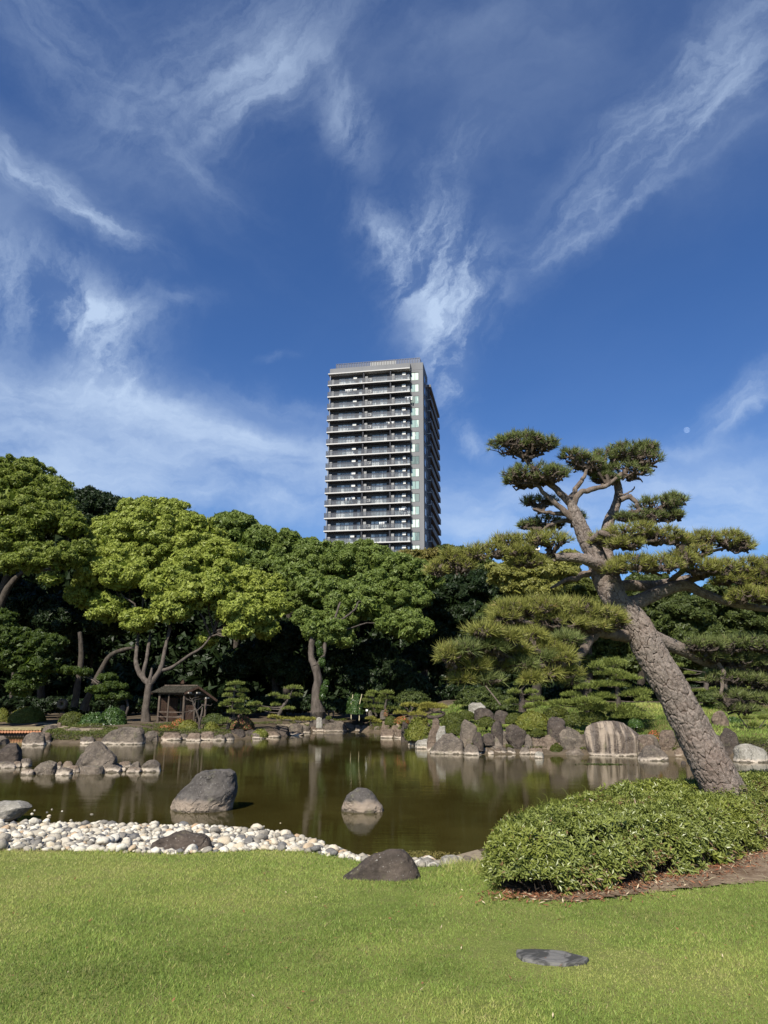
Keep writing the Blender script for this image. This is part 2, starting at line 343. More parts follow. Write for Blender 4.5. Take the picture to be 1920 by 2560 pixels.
MAT['twig_dark'] = bark_mat('twig_dark', (0.035, 0.028, 0.022), (0.10, 0.08, 0.065), 20)
MAT['rock'] = rock_mat('rock', (0.068, 0.056, 0.043), (0.153, 0.122, 0.093), (0.274, 0.223, 0.167))
MAT['rock_water'] = rock_mat('rock_water', (0.060, 0.049, 0.040), (0.135, 0.109, 0.084), (0.235, 0.190, 0.142), -0.20)
MAT['rock_dark'] = rock_mat('rock_dark', (0.034, 0.027, 0.022), (0.079, 0.061, 0.048), (0.165, 0.128, 0.100), 0.0, patch=0.3)
MAT['rock_brown'] = rock_mat('rock_brown', (0.073, 0.052, 0.037), (0.161, 0.119, 0.087), (0.290, 0.223, 0.161), -0.20)
MAT['rock_pale'] = rock_mat('rock_pale', (0.158, 0.144, 0.115), (0.288, 0.266, 0.223), (0.396, 0.367, 0.317), -0.20, patch=0.8)
MAT['rock_streak'] = rock_mat('rock_streak', (0.064, 0.049, 0.038), (0.122, 0.094, 0.072), (0.206, 0.165, 0.124), -0.20, streaks=0.95)

MAT['rock_pond'] = rock_mat('rock_pond', (0.051, 0.045, 0.040), (0.112, 0.099, 0.088), (0.184, 0.166, 0.142), -0.12, patch=0.25, band=(0.286, 0.225, 0.168))
# ------------------------------------------------------------------ terrain
WZ = -0.30
FAR = [(-700,1832),(0,1833),(60,1836),(98,1846),(120,1858),(250,1860),(400,1850),(580,1848),(650,1846),(780,1829),(900,1828),(985,1834),(1040,1862),(1090,1880),(1200,1886),(1300,1885),(1470,1888),(1560,1884),(1700,1892),(1850,1903),(2400,1908)]
NEAR = [(-900,2055),(0,2064),(250,2066),(500,2070),(640,2080),(740,2097),(830,2125),(960,2163),(1100,2152),(1200,2125),(1300,2075),(1450,2020),(1600,1985),(1800,1955),(2500,1900)]
LAWN = [(-900,2122),(0,2126),(250,2129),(420,2137),(520,2132),(650,2126),(760,2130),(870,2148),(960,2172),(1100,2166),(1230,2150)]
fx, fy = np.array([G(a, b, WZ)[:2] for a, b in FAR]).T
nx, ny = np.array([G(a, b, WZ)[:2] for a, b in NEAR]).T
lx, ly = np.array([G(a, b, 0.0)[:2] for a, b in LAWN]).T
lx = np.append(lx, [2.2, 3.5, 6, 9, 14]); ly = np.append(ly, np.interp([2.2, 3.5, 6, 9, 14], nx, ny)-0.5)
def far_y(x): return np.interp(x, fx, fy)
def near_y(x): return np.interp(x, nx, ny)
def lawn_y(x): return np.minimum(np.interp(x, lx, ly), near_y(x)-0.25)
def sm(t): t = np.clip(t, 0, 1); return t*t*(3-2*t)
def ground_z(x, y):
    x = np.asarray(x, float); y = np.asarray(y, float)
    le, ne, fe = lawn_y(x), near_y(x), far_y(x)
    z = np.where(y < le, 0.0, 0.0)
    tz = (y-le)/(ne-le)
    z = np.where((y >= le) & (y < ne), -0.12*sm(tz*8)-0.18*np.clip(tz, 0, 1), z)
    z = np.where(y >= ne, np.maximum(-0.30-(y-ne)*0.16, -1.1), z)
    up = y-fe
    bank = WZ-1.0+1.0*sm((up+2.0)/2.0)
    z = np.where(up > -2.0, np.maximum(np.where(up < 0, np.maximum(bank, -1.1), 0), z*(up < 0)-9*(up >= 0)), z)
    right = sm((x-1.5)/2.5)
    low = WZ+0.30*sm(up/0.7)+0.25*sm(up/5)+0.035*np.clip(up-6, 0, 60)
    hill = WZ+0.52*sm((up+0.1)/1.0)+1.15*sm((up-0.9)/9.5)+0.15*sm((up-10)/8)
    z = np.where(up >= 0, low*(1-right)+hill*right+0.05*n2(x, y, 0.35, 5).reshape(x.shape)*sm(up/2), z)
    return z
xs = np.concatenate([np.linspace(-3000, -60, 10)[:-1], np.linspace(-60, -14, 24)[:-1], np.linspace(-14, 14, 110), np.linspace(14, 60, 24)[1:], np.linspace(60, 3000, 10)[1:]])
ys = np.concatenate([np.linspace(-3000, -20, 10)[:-1], np.linspace(-20, 3, 12)[:-1], np.linspace(3, 15, 80), np.linspace(15, 26, 20)[1:], np.linspace(26, 50, 90)[1:], np.linspace(50, 120, 16)[1:], np.linspace(120, 6000, 12)[1:]])
def grid_mb(xs, ys, zf, off=0.0, mask=None, mb=None):
    X, Y = np.meshgrid(xs, ys); Z = zf(X, Y)+off; n, m = X.shape
    i = np.arange(n-1)[:, None]*m; j = np.arange(m-1)[None, :]
    F = np.stack([i+j, i+j+1, i+m+j+1, i+m+j], -1).reshape(-1, 4)
    V = np.stack([X, Y, Z], -1).reshape(-1, 3)
    if mask is not None:
        c = V[F].mean(1); F = F[mask(c[:, 0], c[:, 1])]
    return (mb or MB()).add(V, F)
t = NT('soil'); s1 = t.noise(1.2, 6, 0.65); s2 = t.noise(25, 4, 0.7)
col = t.mix(t.rng(s1, 0.35, 0.65), (0.055, 0.042, 0.028), (0.13, 0.10, 0.068)); col = t.mix(t.math('MULTIPLY', t.rng(s2, 0.5, 0.75), 0.5), col, (0.20, 0.16, 0.11))
t.bump(s2, 0.6, 0.03); MAT['soil'] = t.done(col, 0.95, 0.1)
g = grid_mb(xs, ys, ground_z).build('ground', MAT['soil'], smooth=True); tag(g, 'brown garden earth under and around the pond', kind='structure')
# lawn sheet
t = NT('turf'); s1 = t.noise(0.9, 4, 0.6); s2 = t.noise(60, 4, 0.7); s3 = t.noise(6, 4, 0.6)
col = t.mix(t.rng(s1, 0.35, 0.62), (0.13, 0.17, 0.035), (0.22, 0.235, 0.065)); col = t.mix(t.math('MULTIPLY', t.rng(s3, 0.5, 0.7), 0.6), col, (0.20, 0.17, 0.075))
col = t.mix(t.math('MULTIPLY', t.rng(s2, 0.45, 0.7), 0.5), col, (0.05, 0.06, 0.015)); t.bump(s2, 0.8, 0.02); MAT['turf'] = t.done(col, 0.95, 0.1)
BED = [tuple(G(px, py, 0)[:2]) for px, py in ((1240,2215),(1330,2250),(1430,2258),(1530,2248),(1620,2234),(1720,2226),(1830,2214),(2000,2198),(2300,2170),(2300,1950),(1900,1990),(1300,2110),(1225,2170))]
def inpoly(poly, x, y):
    x = np.asarray(x); y = np.asarray(y); c = np.zeros(x.shape, bool); n = len(poly)
    for i in range(n):
        x0, y0 = poly[i]; x1, y1 = poly[(i+1) % n]
        with np.errstate(divide='ignore', invalid='ignore'):
            c ^= ((y0 > y) != (y1 > y)) & (x < (x1-x0)*(y-y0)/(y1-y0+1e-12)+x0)
    return c
def lawn_mask(x, y): return (y < lawn_y(x)-0.02) & ~inpoly(BED, x, y)
lawn = grid_mb(np.concatenate([np.arange(-16, -1, .25), np.arange(-1, 9, .1), np.arange(9, 18, .25)]), np.concatenate([np.arange(-6, 6, .5), np.arange(6, 12.5, 0.1)]), ground_z, 0.006, lawn_mask).build('lawn', MAT['turf'], smooth=True)
tag(lawn, 'bright green lawn sloping to the pebble edge', kind='structure')
t = NT('bank_turf'); s1 = t.noise(.8, 5, .65); MAT['bank_turf'] = t.done(t.mix(t.rng(s1, .35, .65), (0.07, 0.085, 0.02), (0.17, 0.14, 0.055)), .95, .1)
def bank_mask(x, y):
    u = y-far_y(x); return (x > 2.2) & (u > 0.9+0.4*np.sin(x*1.9)) & (u < 11)
grid_mb(np.arange(2, 18, 0.2), np.arange(26, 46, 0.2), ground_z, 0.012, bank_mask).build('grassy_bank', MAT['bank_turf'], smooth=True)['kind'] = 'structure'
t = NT('sand'); s2 = t.noise(12, 5, 0.7); MAT['sand'] = t.done(t.mix(t.rng(s2, 0.35, 0.7), (0.19, 0.15, 0.10), (0.33, 0.27, 0.19)), 0.95, 0.1)
def path_mask(x, y):
    u = y-far_y(x); return ((x > -5.6) & (x < 0.9) & (u > 1.3) & (u < 3.4+0.5*np.sin(x*1.3))) | ((x < -12.5) & (u > 1.6) & (u < 2.8) & (x > -19))
grid_mb(np.arange(-19, 1, 0.15), np.arange(32, 45, 0.15), ground_z, 0.02, path_mask).build('sandy_path', MAT['sand'], smooth=True)['kind'] = 'structure'
# water
t = NT('water')
w1 = t.noise(1.6, 5, 0.62, st=(0.7, 2.2, 1)); w2 = t.noise(9, 3, 0.6, st=(0.6, 1.6, 1)); w3 = t.noise(0.25, 3, 0.6)
h = t.math('ADD', t.math('MULTIPLY', w1, 0.6), t.math('MULTIPLY', w2, 0.16))
amp = t.rng(w3, 0.35, 0.65, 0.35, 1.0)
h = t.math('MULTIPLY', h, amp)
col = t.mix(t.rng(t.noise(0.5, 5, 0.65), 0.35, 0.65), (0.034, 0.027, 0.006), (0.052, 0.043, 0.011))
col = t.mix(t.math('MULTIPLY', t.rng(t.noise(7, 5, 0.75, st=(0.7, 1.3, 1)), 0.60, 0.68), 0.45), col, (0.01, 0.008, 0.0025))
t.bump(h, 0.22, 0.03); MAT['water'] = t.done(col, 0.035, 0.5); t.bsdf.inputs['IOR'].default_value = 1.33
def water_mask(x, y): return (y > near_y(x)-1.5) & (y < far_y(x)+2)
wv = MB().add([(-60, 4, WZ), (60, 4, WZ), (60, 42, WZ), (-60, 42, WZ)], [(0, 1, 2, 3)])
wat = grid_mb(np.concatenate([np.linspace(-60, -16, 12)[:-1], np.linspace(-16, 18, 100), np.linspace(18, 60, 12)[1:]]), np.linspace(7, 42, 110), lambda X, Y: X*0+WZ, 0, water_mask).build('pond_water', MAT['water'])
tag(wat, 'still olive brown pond water reflecting trees and rocks', kind='structure')
# ------------------------------------------------------------------ rocks
DEF = [(0,-1,1),(.35,-.99,.97),(.65,-.9,.88),(.88,-.7,.68),(1,-.42,.4)]
SEED = [100]
def rock_arr(w, d, h, prof=None, seed=1, nphi=40, nt=18, rough=0.05, clips=7, bury=0.3):
    r = np.random.default_rng(seed)
    if prof is None:
        prof = [(t_, a*(1+r.uniform(-.12, .12)) + (r.uniform(-.1, .1) if t_ > .5 else 0), b*(1+r.uniform(-.12, .12))) for t_, a, b in DEF]; prof[0] = (0, -1, 1)
    pt, pl, pr = np.array(prof, float).T
    t_ = np.concatenate([[-bury], 1-(1-np.linspace(0, 1, nt))**1.25, [1.0]*3]); shrink = np.concatenate([[1.0], np.ones(nt), [0.66, 0.33, 0.02]])
    lo = np.interp(t_, pt, pl); hi = np.interp(t_, pt, pr); mid = (lo+hi)/2; half = (hi-lo)/2*shrink
    a = np.linspace(0, 2*math.pi, nphi, endpoint=False)
    c = np.cos(a); s_ = np.sin(a); ce = np.sign(c)*np.abs(c)**0.85; se = np.sign(s_)*np.abs(s_)**0.75
    X = mid[:, None]+half[:, None]*ce[None, :]; hd = half*np.sqrt(np.clip(half, 0.05, 1))**-0.5
    Yv = hd[:, None]*se[None, :]; Z = np.repeat(t_[:, None], nphi, 1)*1.0
    V = np.stack([X, Yv, Z*2-1], -1).reshape(-1, 3)
    for k in range(clips):
        n = r.normal(0, 1, 3)*np.array([0.5, 1.1, 0.75]); n[2] = abs(n[2])*0.9; n[1] = -abs(n[1]) if k % 2 == 0 else n[1]; n = n/np.linalg.norm(n)
        dd = V@n; hmax = dd.max(); hh = hmax*r.uniform(.70, .93); ov = np.clip(dd-hh, 0, None)
        V = V-n[None, :]*ov[:, None]*0.93
    V[:, 2] = np.minimum(V[:, 2], 1)
    V = V*np.array([w/2, d/2, h/2]); V[:, 2] += h/2
    sz = (w+h)/2
    nrm = V-np.array([0, 0, h*0.35]); nrm = unit(nrm*np.array([1/w, 1/d, 0.7/h]))
    disp = rough*sz*(fbm(V/sz*2.2+seed, 4, seed)*0.9+0.45*(0.5-np.abs(fbm(V/sz*3.7+seed*2, 3, seed+9)))*1.2+0.25*fbm(V/sz*12+seed, 3, seed+4))
    V = V+nrm*disp[:, None]
    zz = V[:, 2]; k0 = zz.max()
    V[:, 2] = np.where(zz > 0, zz*h/k0, zz)
    x0, x1 = V[zz > h*0.02, 0].min(), V[zz > h*0.02, 0].max(); V[:, 0] = (V[:, 0]-(x0+x1)/2)*w/(x1-x0)
    n = len(t_); i = np.arange(n-1)[:, None]*nphi; j = np.arange(nphi)[None, :]; j2 = (j+1) % nphi
    F = np.stack([i+j, i+j2, i+nphi+j2, i+nphi+j], -1).reshape(-1, 4)
    return V, F, (n-1)*nphi
STONEBANK = {}
def rock(x0, x1, yt, yb, label=None, z=None, Y=None, dep=0.8, prof=None, mat='rock_water', name='rock', parent=None, rot=0.0, res=None, rough=0.045, clips=12, group=None, cat='rock', bury=0.35, seed=None):
    """a rock whose foot sits at photo height yb (on the water unless z or Y is given)"""
    SEED[0] += 1; cx = (x0+x1)/2
    b = G(cx, yb, WZ if z is None else z) if Y is None else P(cx, yb, Y)
    if Y is None and b[1] > float(far_y(b[0]))+.35: b = P(cx, yb, float(far_y(b[0]))+.45); bury = max(bury, .8)
    m = M1(b); w = (x1-x0)*m; top = P(cx, yt, b[1]); h = max(0.05, top[2]-b[2]); d = w*dep
    if res is None: res = (96, 48) if w*1/m > 90 else (48, 22) if (x1-x0) > 30 else (28, 12)
    if parent is not None: rough, clips = .06, 14
    V, F, last = rock_arr(w, d, h, prof, seed or SEED[0], res[0], res[1], rough, clips, bury)
    c = b+np.array([0, d*0.35, 0]); c[2] = b[2]
    V = V+c
    mb = MB().add(V, F)
    if parent is not None:
        return mb.build('stone', MAT[mat], parent, smooth=True)
    o = mb.build(name, MAT[mat], smooth=True, org=c); tag(o, label, cat, group); return o
def stones(bank, L, mat='rock_water', **k):
    for r_ in L: rock(*r_, parent=bank, mat=(random.choice(['rock_water', 'rock_brown', 'rock', 'rock_dark', 'rock_brown', 'rock_water']) if mat == 'rock_water' else mat), **k)
left_bank = thing('stone_edging', 'low stone edging along the far shore from the bridge to the camphor tree', 'stone edging', loc=(-10, 34, -0.3))
mid_bank = thing('stone_edging', 'weathered slabs edging the far inlet below the ivy-clad camphor', 'stone edging', loc=(-3, 36, -0.3))
right_bank = thing('stone_edging', 'small pale edging stones under the tall rocks of the right shore', 'stone edging', loc=(5, 27, -0.3))
island = thing('rock_islet', 'row of small rocks in the pond round the big slanted boulder', 'rock islet', loc=(-9, 20, -0.3))
stones(left_bank, [(-60,10,1838,1862),(92,123,1831,1858),(125,148,1841,1857),(145,172,1838,1857),(172,222,1837,1856),(196,232,1842,1860),(143,168,1822,1846),(165,200,1820,1844),(352,392,1828,1853),(398,452,1831,1851),(446,468,1834,1850),(462,500,1832,1853),(495,535,1829,1851),(530,562,1836,1852),(556,584,1833,1851),(566,612,1823,1846),(604,640,1824,1846),(628,660,1830,1847),(340,362,1838,1856)])
stones(mid_bank, [(620,659,1823,1846),(657,702,1829,1844),(700,722,1822,1836),(730,775,1813,1829),(770,792,1811,1829),(788,812,1812,1829),(856,888,1806,1827),(886,905,1812,1828),(895,919,1813,1828),(916,938,1815,1829),(934,958,1814,1829),(952,978,1802,1829),(978,1001,1812,1831),(1003,1026,1804,1835),(1020,1050,1818,1845),(700,760,1829,1839)])
rock(-14,42,1858,1907,'dark rounded boulder standing in the pond at the left picture edge',mat='rock_dark',dep=.9)
stones(island, [(-40,29,1905,1921),(29,49,1903,1919),(49,80,1923,1938),(78,135,1903,1936),(116,136,1905,1925),(136,153,1904,1925),(153,179,1903,1928),(134,176,1920,1939),(165,196,1914,1932),(193,254,1914,1936),(236,296,1904,1926),(258,298,1912,1931),(292,326,1904,1922),(318,347,1904,1930),(300,314,1919,1929),(312,349,1918,1932),(47,74,1896,1918)])
rock(349,397,1900,1930,'small dark rock at the right end of the islet row',dep=.8)
rock(176,282,1854,1921,'big grey boulder with a sloping split top in the islet row',z=-0.22,dep=.6,prof=[(0,-1,.9),(.25,-.96,1.0),(.45,-.88,.93),(.6,-.72,.72),(.72,-.6,.5),(.85,-.48,.4),(.95,-.3,.25),(1,-.15,.05)],mat='rock_water')
rock(245,354,1817,1861,'long grey cracked boulder on the far shore beside the round green bush',dep=.55,prof=[(0,-1,1),(.3,-.9,1),(.6,-.68,.98),(.8,-.45,.95),(.95,-.2,.9),(1,0,.8)])
rock(49,106,1831,1864,'rounded grey rock at the end of the bridge by the water',dep=.8)
rock(100,138,1812,1840,'brown lump of rock on top of the shore by the bridge end',Y=35.5,dep=.8)
rock(675,722,1813,1840,'dark rounded rock in the shade of the far shore',mat='rock_dark')
rock(720,757,1809,1829,'light grey oval rock mirrored in the water under a low pine')
rock(790,806,1793,1813,'pale upright stone in front of the ivy-clad camphor',Y=35.6,mat='rock_pale',dep=.6,cat='stone',name='stone')
rock(803,866,1802,1829,'wide flat grey slab of rock right of the pale upright stone',dep=.6,prof=[(0,-1,1),(.5,-.97,.98),(.85,-.9,.8),(1,-.7,.6)])
rock(950,988,1822,1845,'low brown rock on the point before the yellow green bush',mat='rock_brown')
rock(985,1034,1824,1846,'flat reddish brown rock on the water left of the yellow green bush',mat='rock_brown')
rock(1023,1053,1837,1862,'black shadowed rock under the yellow green bush',mat='rock_dark')
rock(950,965,1775,1792,'small grey standing stone near the red plant',Y=37,dep=.5,cat='stone',name='stone')
rock(920,931,1776,1792,'tiny grey standing stone beside the white sign',Y=37,dep=.5,cat='stone',name='stone')
rock(1039,1096,1848,1867,'low pale rock at the foot of the tall split rock',mat='rock_pale')
rock(1068,1112,1796,1857,'tall split brown rock right of the yellow green bush',mat='rock_brown',z=0.0,dep=.6,prof=[(0,-1,1),(.4,-.8,1),(.6,-.5,.95),(.7,-.45,.5),(1,-.35,.35)])
rock(1090,1119,1815,1856,'cream patched rock leaning on the tall split rock',mat='rock_pale',z=0.05,dep=.6)
rock(1076,1163,1833,1885,'dome shaped dark rock with a pale waterline on the right point',mat='rock_water',dep=.75,prof=[(0,-1,1),(.12,-1,1),(.35,-.8,.98),(.6,-.5,.9),(.85,-.2,.7),(1,.0,.42)])
rock(1160,1199,1860,1888,'small blocky rock beside the dome shaped rock',dep=.8)
rock(1151,1194,1798,1842,'grey fluted rock standing between the round shrubs',z=0.25,dep=.6,mat='rock')
rock(1181,1210,1830,1864,'square dark rock above the strip of short grass',z=0.0,dep=.7,mat='rock_dark')
rock(1206,1240,1832,1855,'flat dark rock behind the little spotlight',z=0.1,dep=.7,mat='rock_dark')
rock(1220,1258,1841,1866,'pointed grey rock behind the little spotlight',z=-0.05,prof=[(0,-1,1),(.5,-.5,.5),(1,-.08,.1)],mat='rock')
rock(1229,1259,1801,1846,'upright dark rock left of the big reddish brown rock',z=0.2,dep=.6,prof=[(0,-1,1),(.5,-1,.95),(.85,-.7,.9),(1,-.3,.6)],mat='rock_dark')
rock(1250,1272,1826,1860,'narrow grey rock wedged beside the reddish brown rock',z=0.0,dep=.6,mat='rock')
rock(1265,1319,1811,1862,'big reddish brown rock below the wide round shrub',z=0.0,dep=.7,prof=[(0,-.7,.7),(.25,-1,.95),(.6,-.98,1),(.85,-.85,.9),(1,-.5,.5)],mat='rock_dark')
rock(1235,1278,1775,1801,'square brown rock on the grassy bank above the shrub',Y=29.5,dep=.7,mat='rock_dark')
rock(1187,1236,1769,1793,'dark low rock on the grassy bank below the pale rock',Y=30.5,dep=.7,mat='rock_dark')
rock(1172,1219,1756,1777,'pale cream rock at the top of the bank under the pine mass',Y=32,dep=.7,mat='rock_pale')
rock(1370,1418,1792,1826,'flat topped brown rock right of the wide round shrub',z=0.45,dep=.7,mat='rock_dark')
rock(1399,1477,1817,1886,'big lichen green boulder left of the streaked boulder',dep=.7,prof=[(0,-.75,1),(.2,-.85,1),(.5,-.98,.85),(.8,-1,.3),(1,-.55,-.1)],mat='rock')
rock(1472,1618,1803,1882,'huge rounded boulder with pale vertical streaks on the right shore',z=-0.2,dep=.5,prof=[(0,-.93,1),(.3,-.97,.98),(.6,-1,.9),(.8,-.92,.72),(.93,-.7,.45),(1,-.45,.15)],mat='rock_streak',rough=.02,clips=3)
rock(1604,1677,1863,1902,'low domed rock in the water before the streaked boulder',dep=.7,prof=[(0,-1,1),(.25,-.98,1),(.5,-.75,.85),(.85,-.45,.4),(1,-.2,.15)])
rock(1652,1702,1825,1888,'broad brown rock half hidden by the leaning pine trunk',dep=.6,mat='rock_brown')
rock(1618,1692,1830,1887,'slanting grey rock behind the low domed rock',dep=.6,prof=[(0,-1,1),(.5,-.6,.6),(.8,-.3,.2),(1,-.15,0)],mat='rock_brown')
rock(1338,1362,1879,1896,'small white topped stone alone in the water near the right shore',mat='rock_pale',cat='stone',name='stone')
rock(1784,1826,1776,1814,'brown wedge of rock on the bank right of the leaning trunk',Y=29,dep=.6,mat='rock_brown')
rock(1800,1858,1820,1897,'dark rounded boulder right of the leaning trunk at the water',dep=.7,prof=[(0,-1,.9),(.4,-.98,1),(.7,-.7,.98),(1,-.2,.5)],mat='rock_dark')
rock(1845,1935,1860,1906,'pale rock with dry plants at the right picture edge by the water',dep=.6,mat='rock_pale')
rock(1786,1806,1838,1860,'small dark rock wedged left of the dark rounded boulder',z=0.1,mat='rock_dark')
rock(1704,1716,1902,1911,'small dark rock tip in the water left of the leaning trunk',mat='rock_dark')
stones(right_bank, [(1190,1206,1873,1886),(1204,1222,1870,1885),(1220,1236,1874,1886),(1236,1254,1871,1885),(1252,1270,1869,1885),(1268,1290,1868,1885),(1288,1300,1866,1883),(1300,1326,1868,1886),(1324,1360,1870,1886),(1275,1299,1850,1871),(1297,1322,1840,1876),(1312,1336,1836,1864),(1330,1360,1835,1866),(1318,1344,1858,1880),(1340,1364,1856,1881),(1360,1388,1836,1884),(1380,1402,1839,1864),(1384,1420,1872,1886),(1416,1468,1874,1888),(1476,1515,1872,1887),(1512,1546,1874,1887),(1540,1570,1875,1887),(1562,1614,1873,1887),(1690,1716,1870,1888),(1386,1402,1855,1876)], dep=.8)
stones(right_bank, [(1190,1244,1856,1880),(1280,1346,1840,1872),(1350,1412,1836,1868),(1440,1492,1836,1880),(1592,1656,1836,1874),(1416,1450,1846,1880),(1240,1290,1852,1880)], mat='rock_water', dep=.6)
stones(right_bank, [(1640,1668,1868,1889),(1708,1738,1862,1892),(1730,1764,1850,1893),(1752,1790,1856,1895),(1780,1806,1862,1897),(1712,1740,1838,1864),(1745,1780,1832,1858),(1930,1975,1862,1907),(1600,1640,1838,1862)], mat='rock_brown')
stones(right_bank, [(1208,1224,1864,1874),(1240,1258,1862,1873),(1262,1276,1864,1872)], mat='rock_pale')
rock(414,582,1926,2029,'big dark boulder with pale waterline standing in the middle of the pond',mat='rock_pond',dep=.75,res=(150,80),rough=.04,clips=4,seed=41,
     prof=[(0,-1,.88),(.06,-1,.9),(.2,-.93,.93),(.4,-.78,.99),(.55,-.62,1.0),(.7,-.46,.96),(.82,-.36,.93),(.92,-.26,.9),(1,-.12,.74)])
rock(852,959,1973,2031,'smaller rounded boulder with pale waterline right of the big one',mat='rock_pond',dep=.8,res=(120,60),rough=.03,clips=3,seed=42,
     prof=[(0,-1,1),(.2,-.99,.93),(.45,-.9,.72),(.65,-.8,.6),(.85,-.6,.42),(1,-.3,.16)])
rock(-60,58,2008,2056,'light brown flat topped rock overhanging the water at the left edge',dep=.7,res=(100,40),rough=.03,mat='rock_pale',prof=[(0,-1,.4),(.4,-1,.75),(.75,-1,1),(.9,-1,.95),(1,-.9,.5)])
rock(366,522,2081,2118,'low dark rock lying among the white pebbles',z=-0.1,dep=.55,res=(110,40),mat='rock_dark',prof=[(0,-1,1),(.4,-.7,.9),(.8,-.2,.7),(1,.1,.5)])
rock(855,1054,2127,2203,'dark rock with a flat sloping top at the lawn edge by the pond',z=0.0,dep=.5,res=(160,80),rough=.03,clips=6,mat='rock_dark',bury=.15,
     prof=[(0,-1,1),(.15,-.82,.97),(.35,-.6,.91),(.6,-.42,.82),(.8,-.2,.72),(.93,.0,.6),(1,.18,.42)])
for (a, b, c, d, m, lb) in ((1043,1080,2152,2171,'rock_pale','oval cream stone right beside the dark lawn rock'),(1079,1108,2152,2170,'rock_pale','short cream stone between two oval shore stones'),(1103,1150,2142,2168,'rock_pale','largest grey topped stone of the short row by the hedge'),(1134,1162,2143,2164,'rock_pale','cream stone in the short row touching the grey end stone'),(1150,1194,2143,2168,'rock','grey end stone of the short row nearest the hedge')):
    rock(a, b, c, d, lb, z=-0.05, dep=.9, mat=m, cat='stone', name='stone', res=(48, 22), group='short row of shore stones by the hedge')
# flat stone let into the lawn
pl = [(1290,2376),(1330,2374),(1376,2376),(1408,2379),(1440,2388),(1473,2396),(1465,2406),(1415,2411),(1360,2408),(1306,2398),(1291,2386)]
q = np.array([G(a, b, 0.02) for a, b in pl]); cc = q.mean(0); STONE_C = cc.copy(); mb = MB(); n = len(q)
rings = [np.column_stack([cc[:2]+(q[:, :2]-cc[:2])*s_, np.full(n, z_)]) for s_, z_ in ((1.0, -0.1), (1.0, 0.012), (.97, .026), (.75, .030), (.5, .027), (.25, .031))]
V = np.vstack(rings+[np.array([[cc[0], cc[1], 0.03]])]); F = [(i*n+j, i*n+(j+1) % n, (i+1)*n+(j+1) % n, (i+1)*n+j) for i in range(5) for j in range(n)]
mb.add(V, F); mb.add(V[5*n:], [(j, (j+1) % n, n) for j in range(n)])
t = NT('slate'); s1 = t.noise(5, 6, 0.65, dist=1.0); MAT['slate'] = t.done(t.mix(t.rng(s1, 0.46, 0.53), (0.05, 0.048, 0.043), (0.145, 0.138, 0.126)), 0.7, 0.3); t.bump(s1, 0.6, 0.02)
tag(mb.build('stepping_stone', MAT['slate'], org=cc), 'flat grey stone let into the foreground lawn', 'stepping stone')
# stone with a hole, far left under the trees
hc = P(156, 1760, 41); m = M1(hc); mb = MB(); nu, nv = 40, 20
u, v = np.meshgrid(np.linspace(0, 2*math.pi, nu, endpoint=False), np.linspace(0, 2*math.pi, nv, endpoint=False), indexing='ij')
R0, r0 = 8.0*m, 5.4*m; V = np.stack([(R0+r0*np.cos(v))*np.cos(u)*1.05, r0*1.3*np.sin(v), (R0+r0*np.cos(v))*np.sin(u)*1.05], -1).reshape(-1, 3)
V = V*(1+0.13*fbm(V*4, 3, 5))[:, None]; i = np.arange(nu)[:, None]; j = np.arange(nv)[None, :]
F = np.stack([i*nv+j, ((i+1) % nu)*nv+j, ((i+1) % nu)*nv+(j+1) % nv, i*nv+(j+1) % nv], -1).reshape(-1, 4)
tag(MB().add(V+hc, F).build('rock', MAT['rock'], smooth=True, org=hc), 'pale rock with a round hole under the trees far left', 'rock')
rock(205,222,1757,1772,'little grey rock at the foot of the leaning dark trunks',Y=41,mat='rock')
rock(296,312,1762,1778,'little rock left of the thin maple stem',Y=40,mat='rock')
rock(141,152,1806,1814,'small orange tinted stone on the sandy path',Y=37,mat='rock_brown',cat='stone',name='stone')
# ------------------------------------------------------------------ pebble bank
t = NT('pebble'); oi = t.n.new('ShaderNodeObjectInfo'); rp = t.n.new('ShaderNodeValToRGB'); e = rp.color_ramp.elements
e[0].position = 0; e[0].color = (0.15, 0.145, 0.135, 1); e[1].position = 1; e[1].color = (0.40, 0.27, 0.16, 1)
for p_, c_ in ((.08, (.12, .115, .11)), (.20, (.21, .19, .155)), (.36, (.36, .32, .25)), (.50, (.49, .445, .355)), (.78, (.60, .56, .465)), (.93, (.47, .39, .27))):
    x_ = e.new(p_); x_.color = c4(c_)
t.l.new(t.math('FRACT', t.math('ADD', oi.outputs['Random'], t.attr('tint'))), rp.inputs['Fac'])
s1 = t.noise(9, 5, 0.7); s2 = t.noise(40, 4, 0.7)
col = t.mix(t.math('MULTIPLY', t.rng(s1, 0.5, 0.7), 0.35), rp.outputs[0], (0.30, 0.26, 0.20)); col = t.mix(t.math('MULTIPLY', t.rng(s2, 0.55, 0.75), 0.25), col, (0.75, 0.72, 0.66))
t.bump(t.math('ADD', s1, s2), 0.8, 0.015); MAT['pebble'] = t.done(col, 0.75, 0.3)
import bmesh
bm = bmesh.new(); bmesh.ops.create_icosphere(bm, subdivisions=1, radius=1); bm.verts.ensure_lookup_table(); IC1V = np.array([v.co[:] for v in bm.verts]); IC1F = np.array([[v.index for v in f.verts] for f in bm.faces]); bm.free()
bm = bmesh.new(); bmesh.ops.create_icosphere(bm, subdivisions=2, radius=1); bm.verts.ensure_lookup_table()
ICV = np.array([v.co[:] for v in bm.verts]); ICF = np.array([[v.index for v in f.verts] for f in bm.faces]); bm.free()
pebV = []
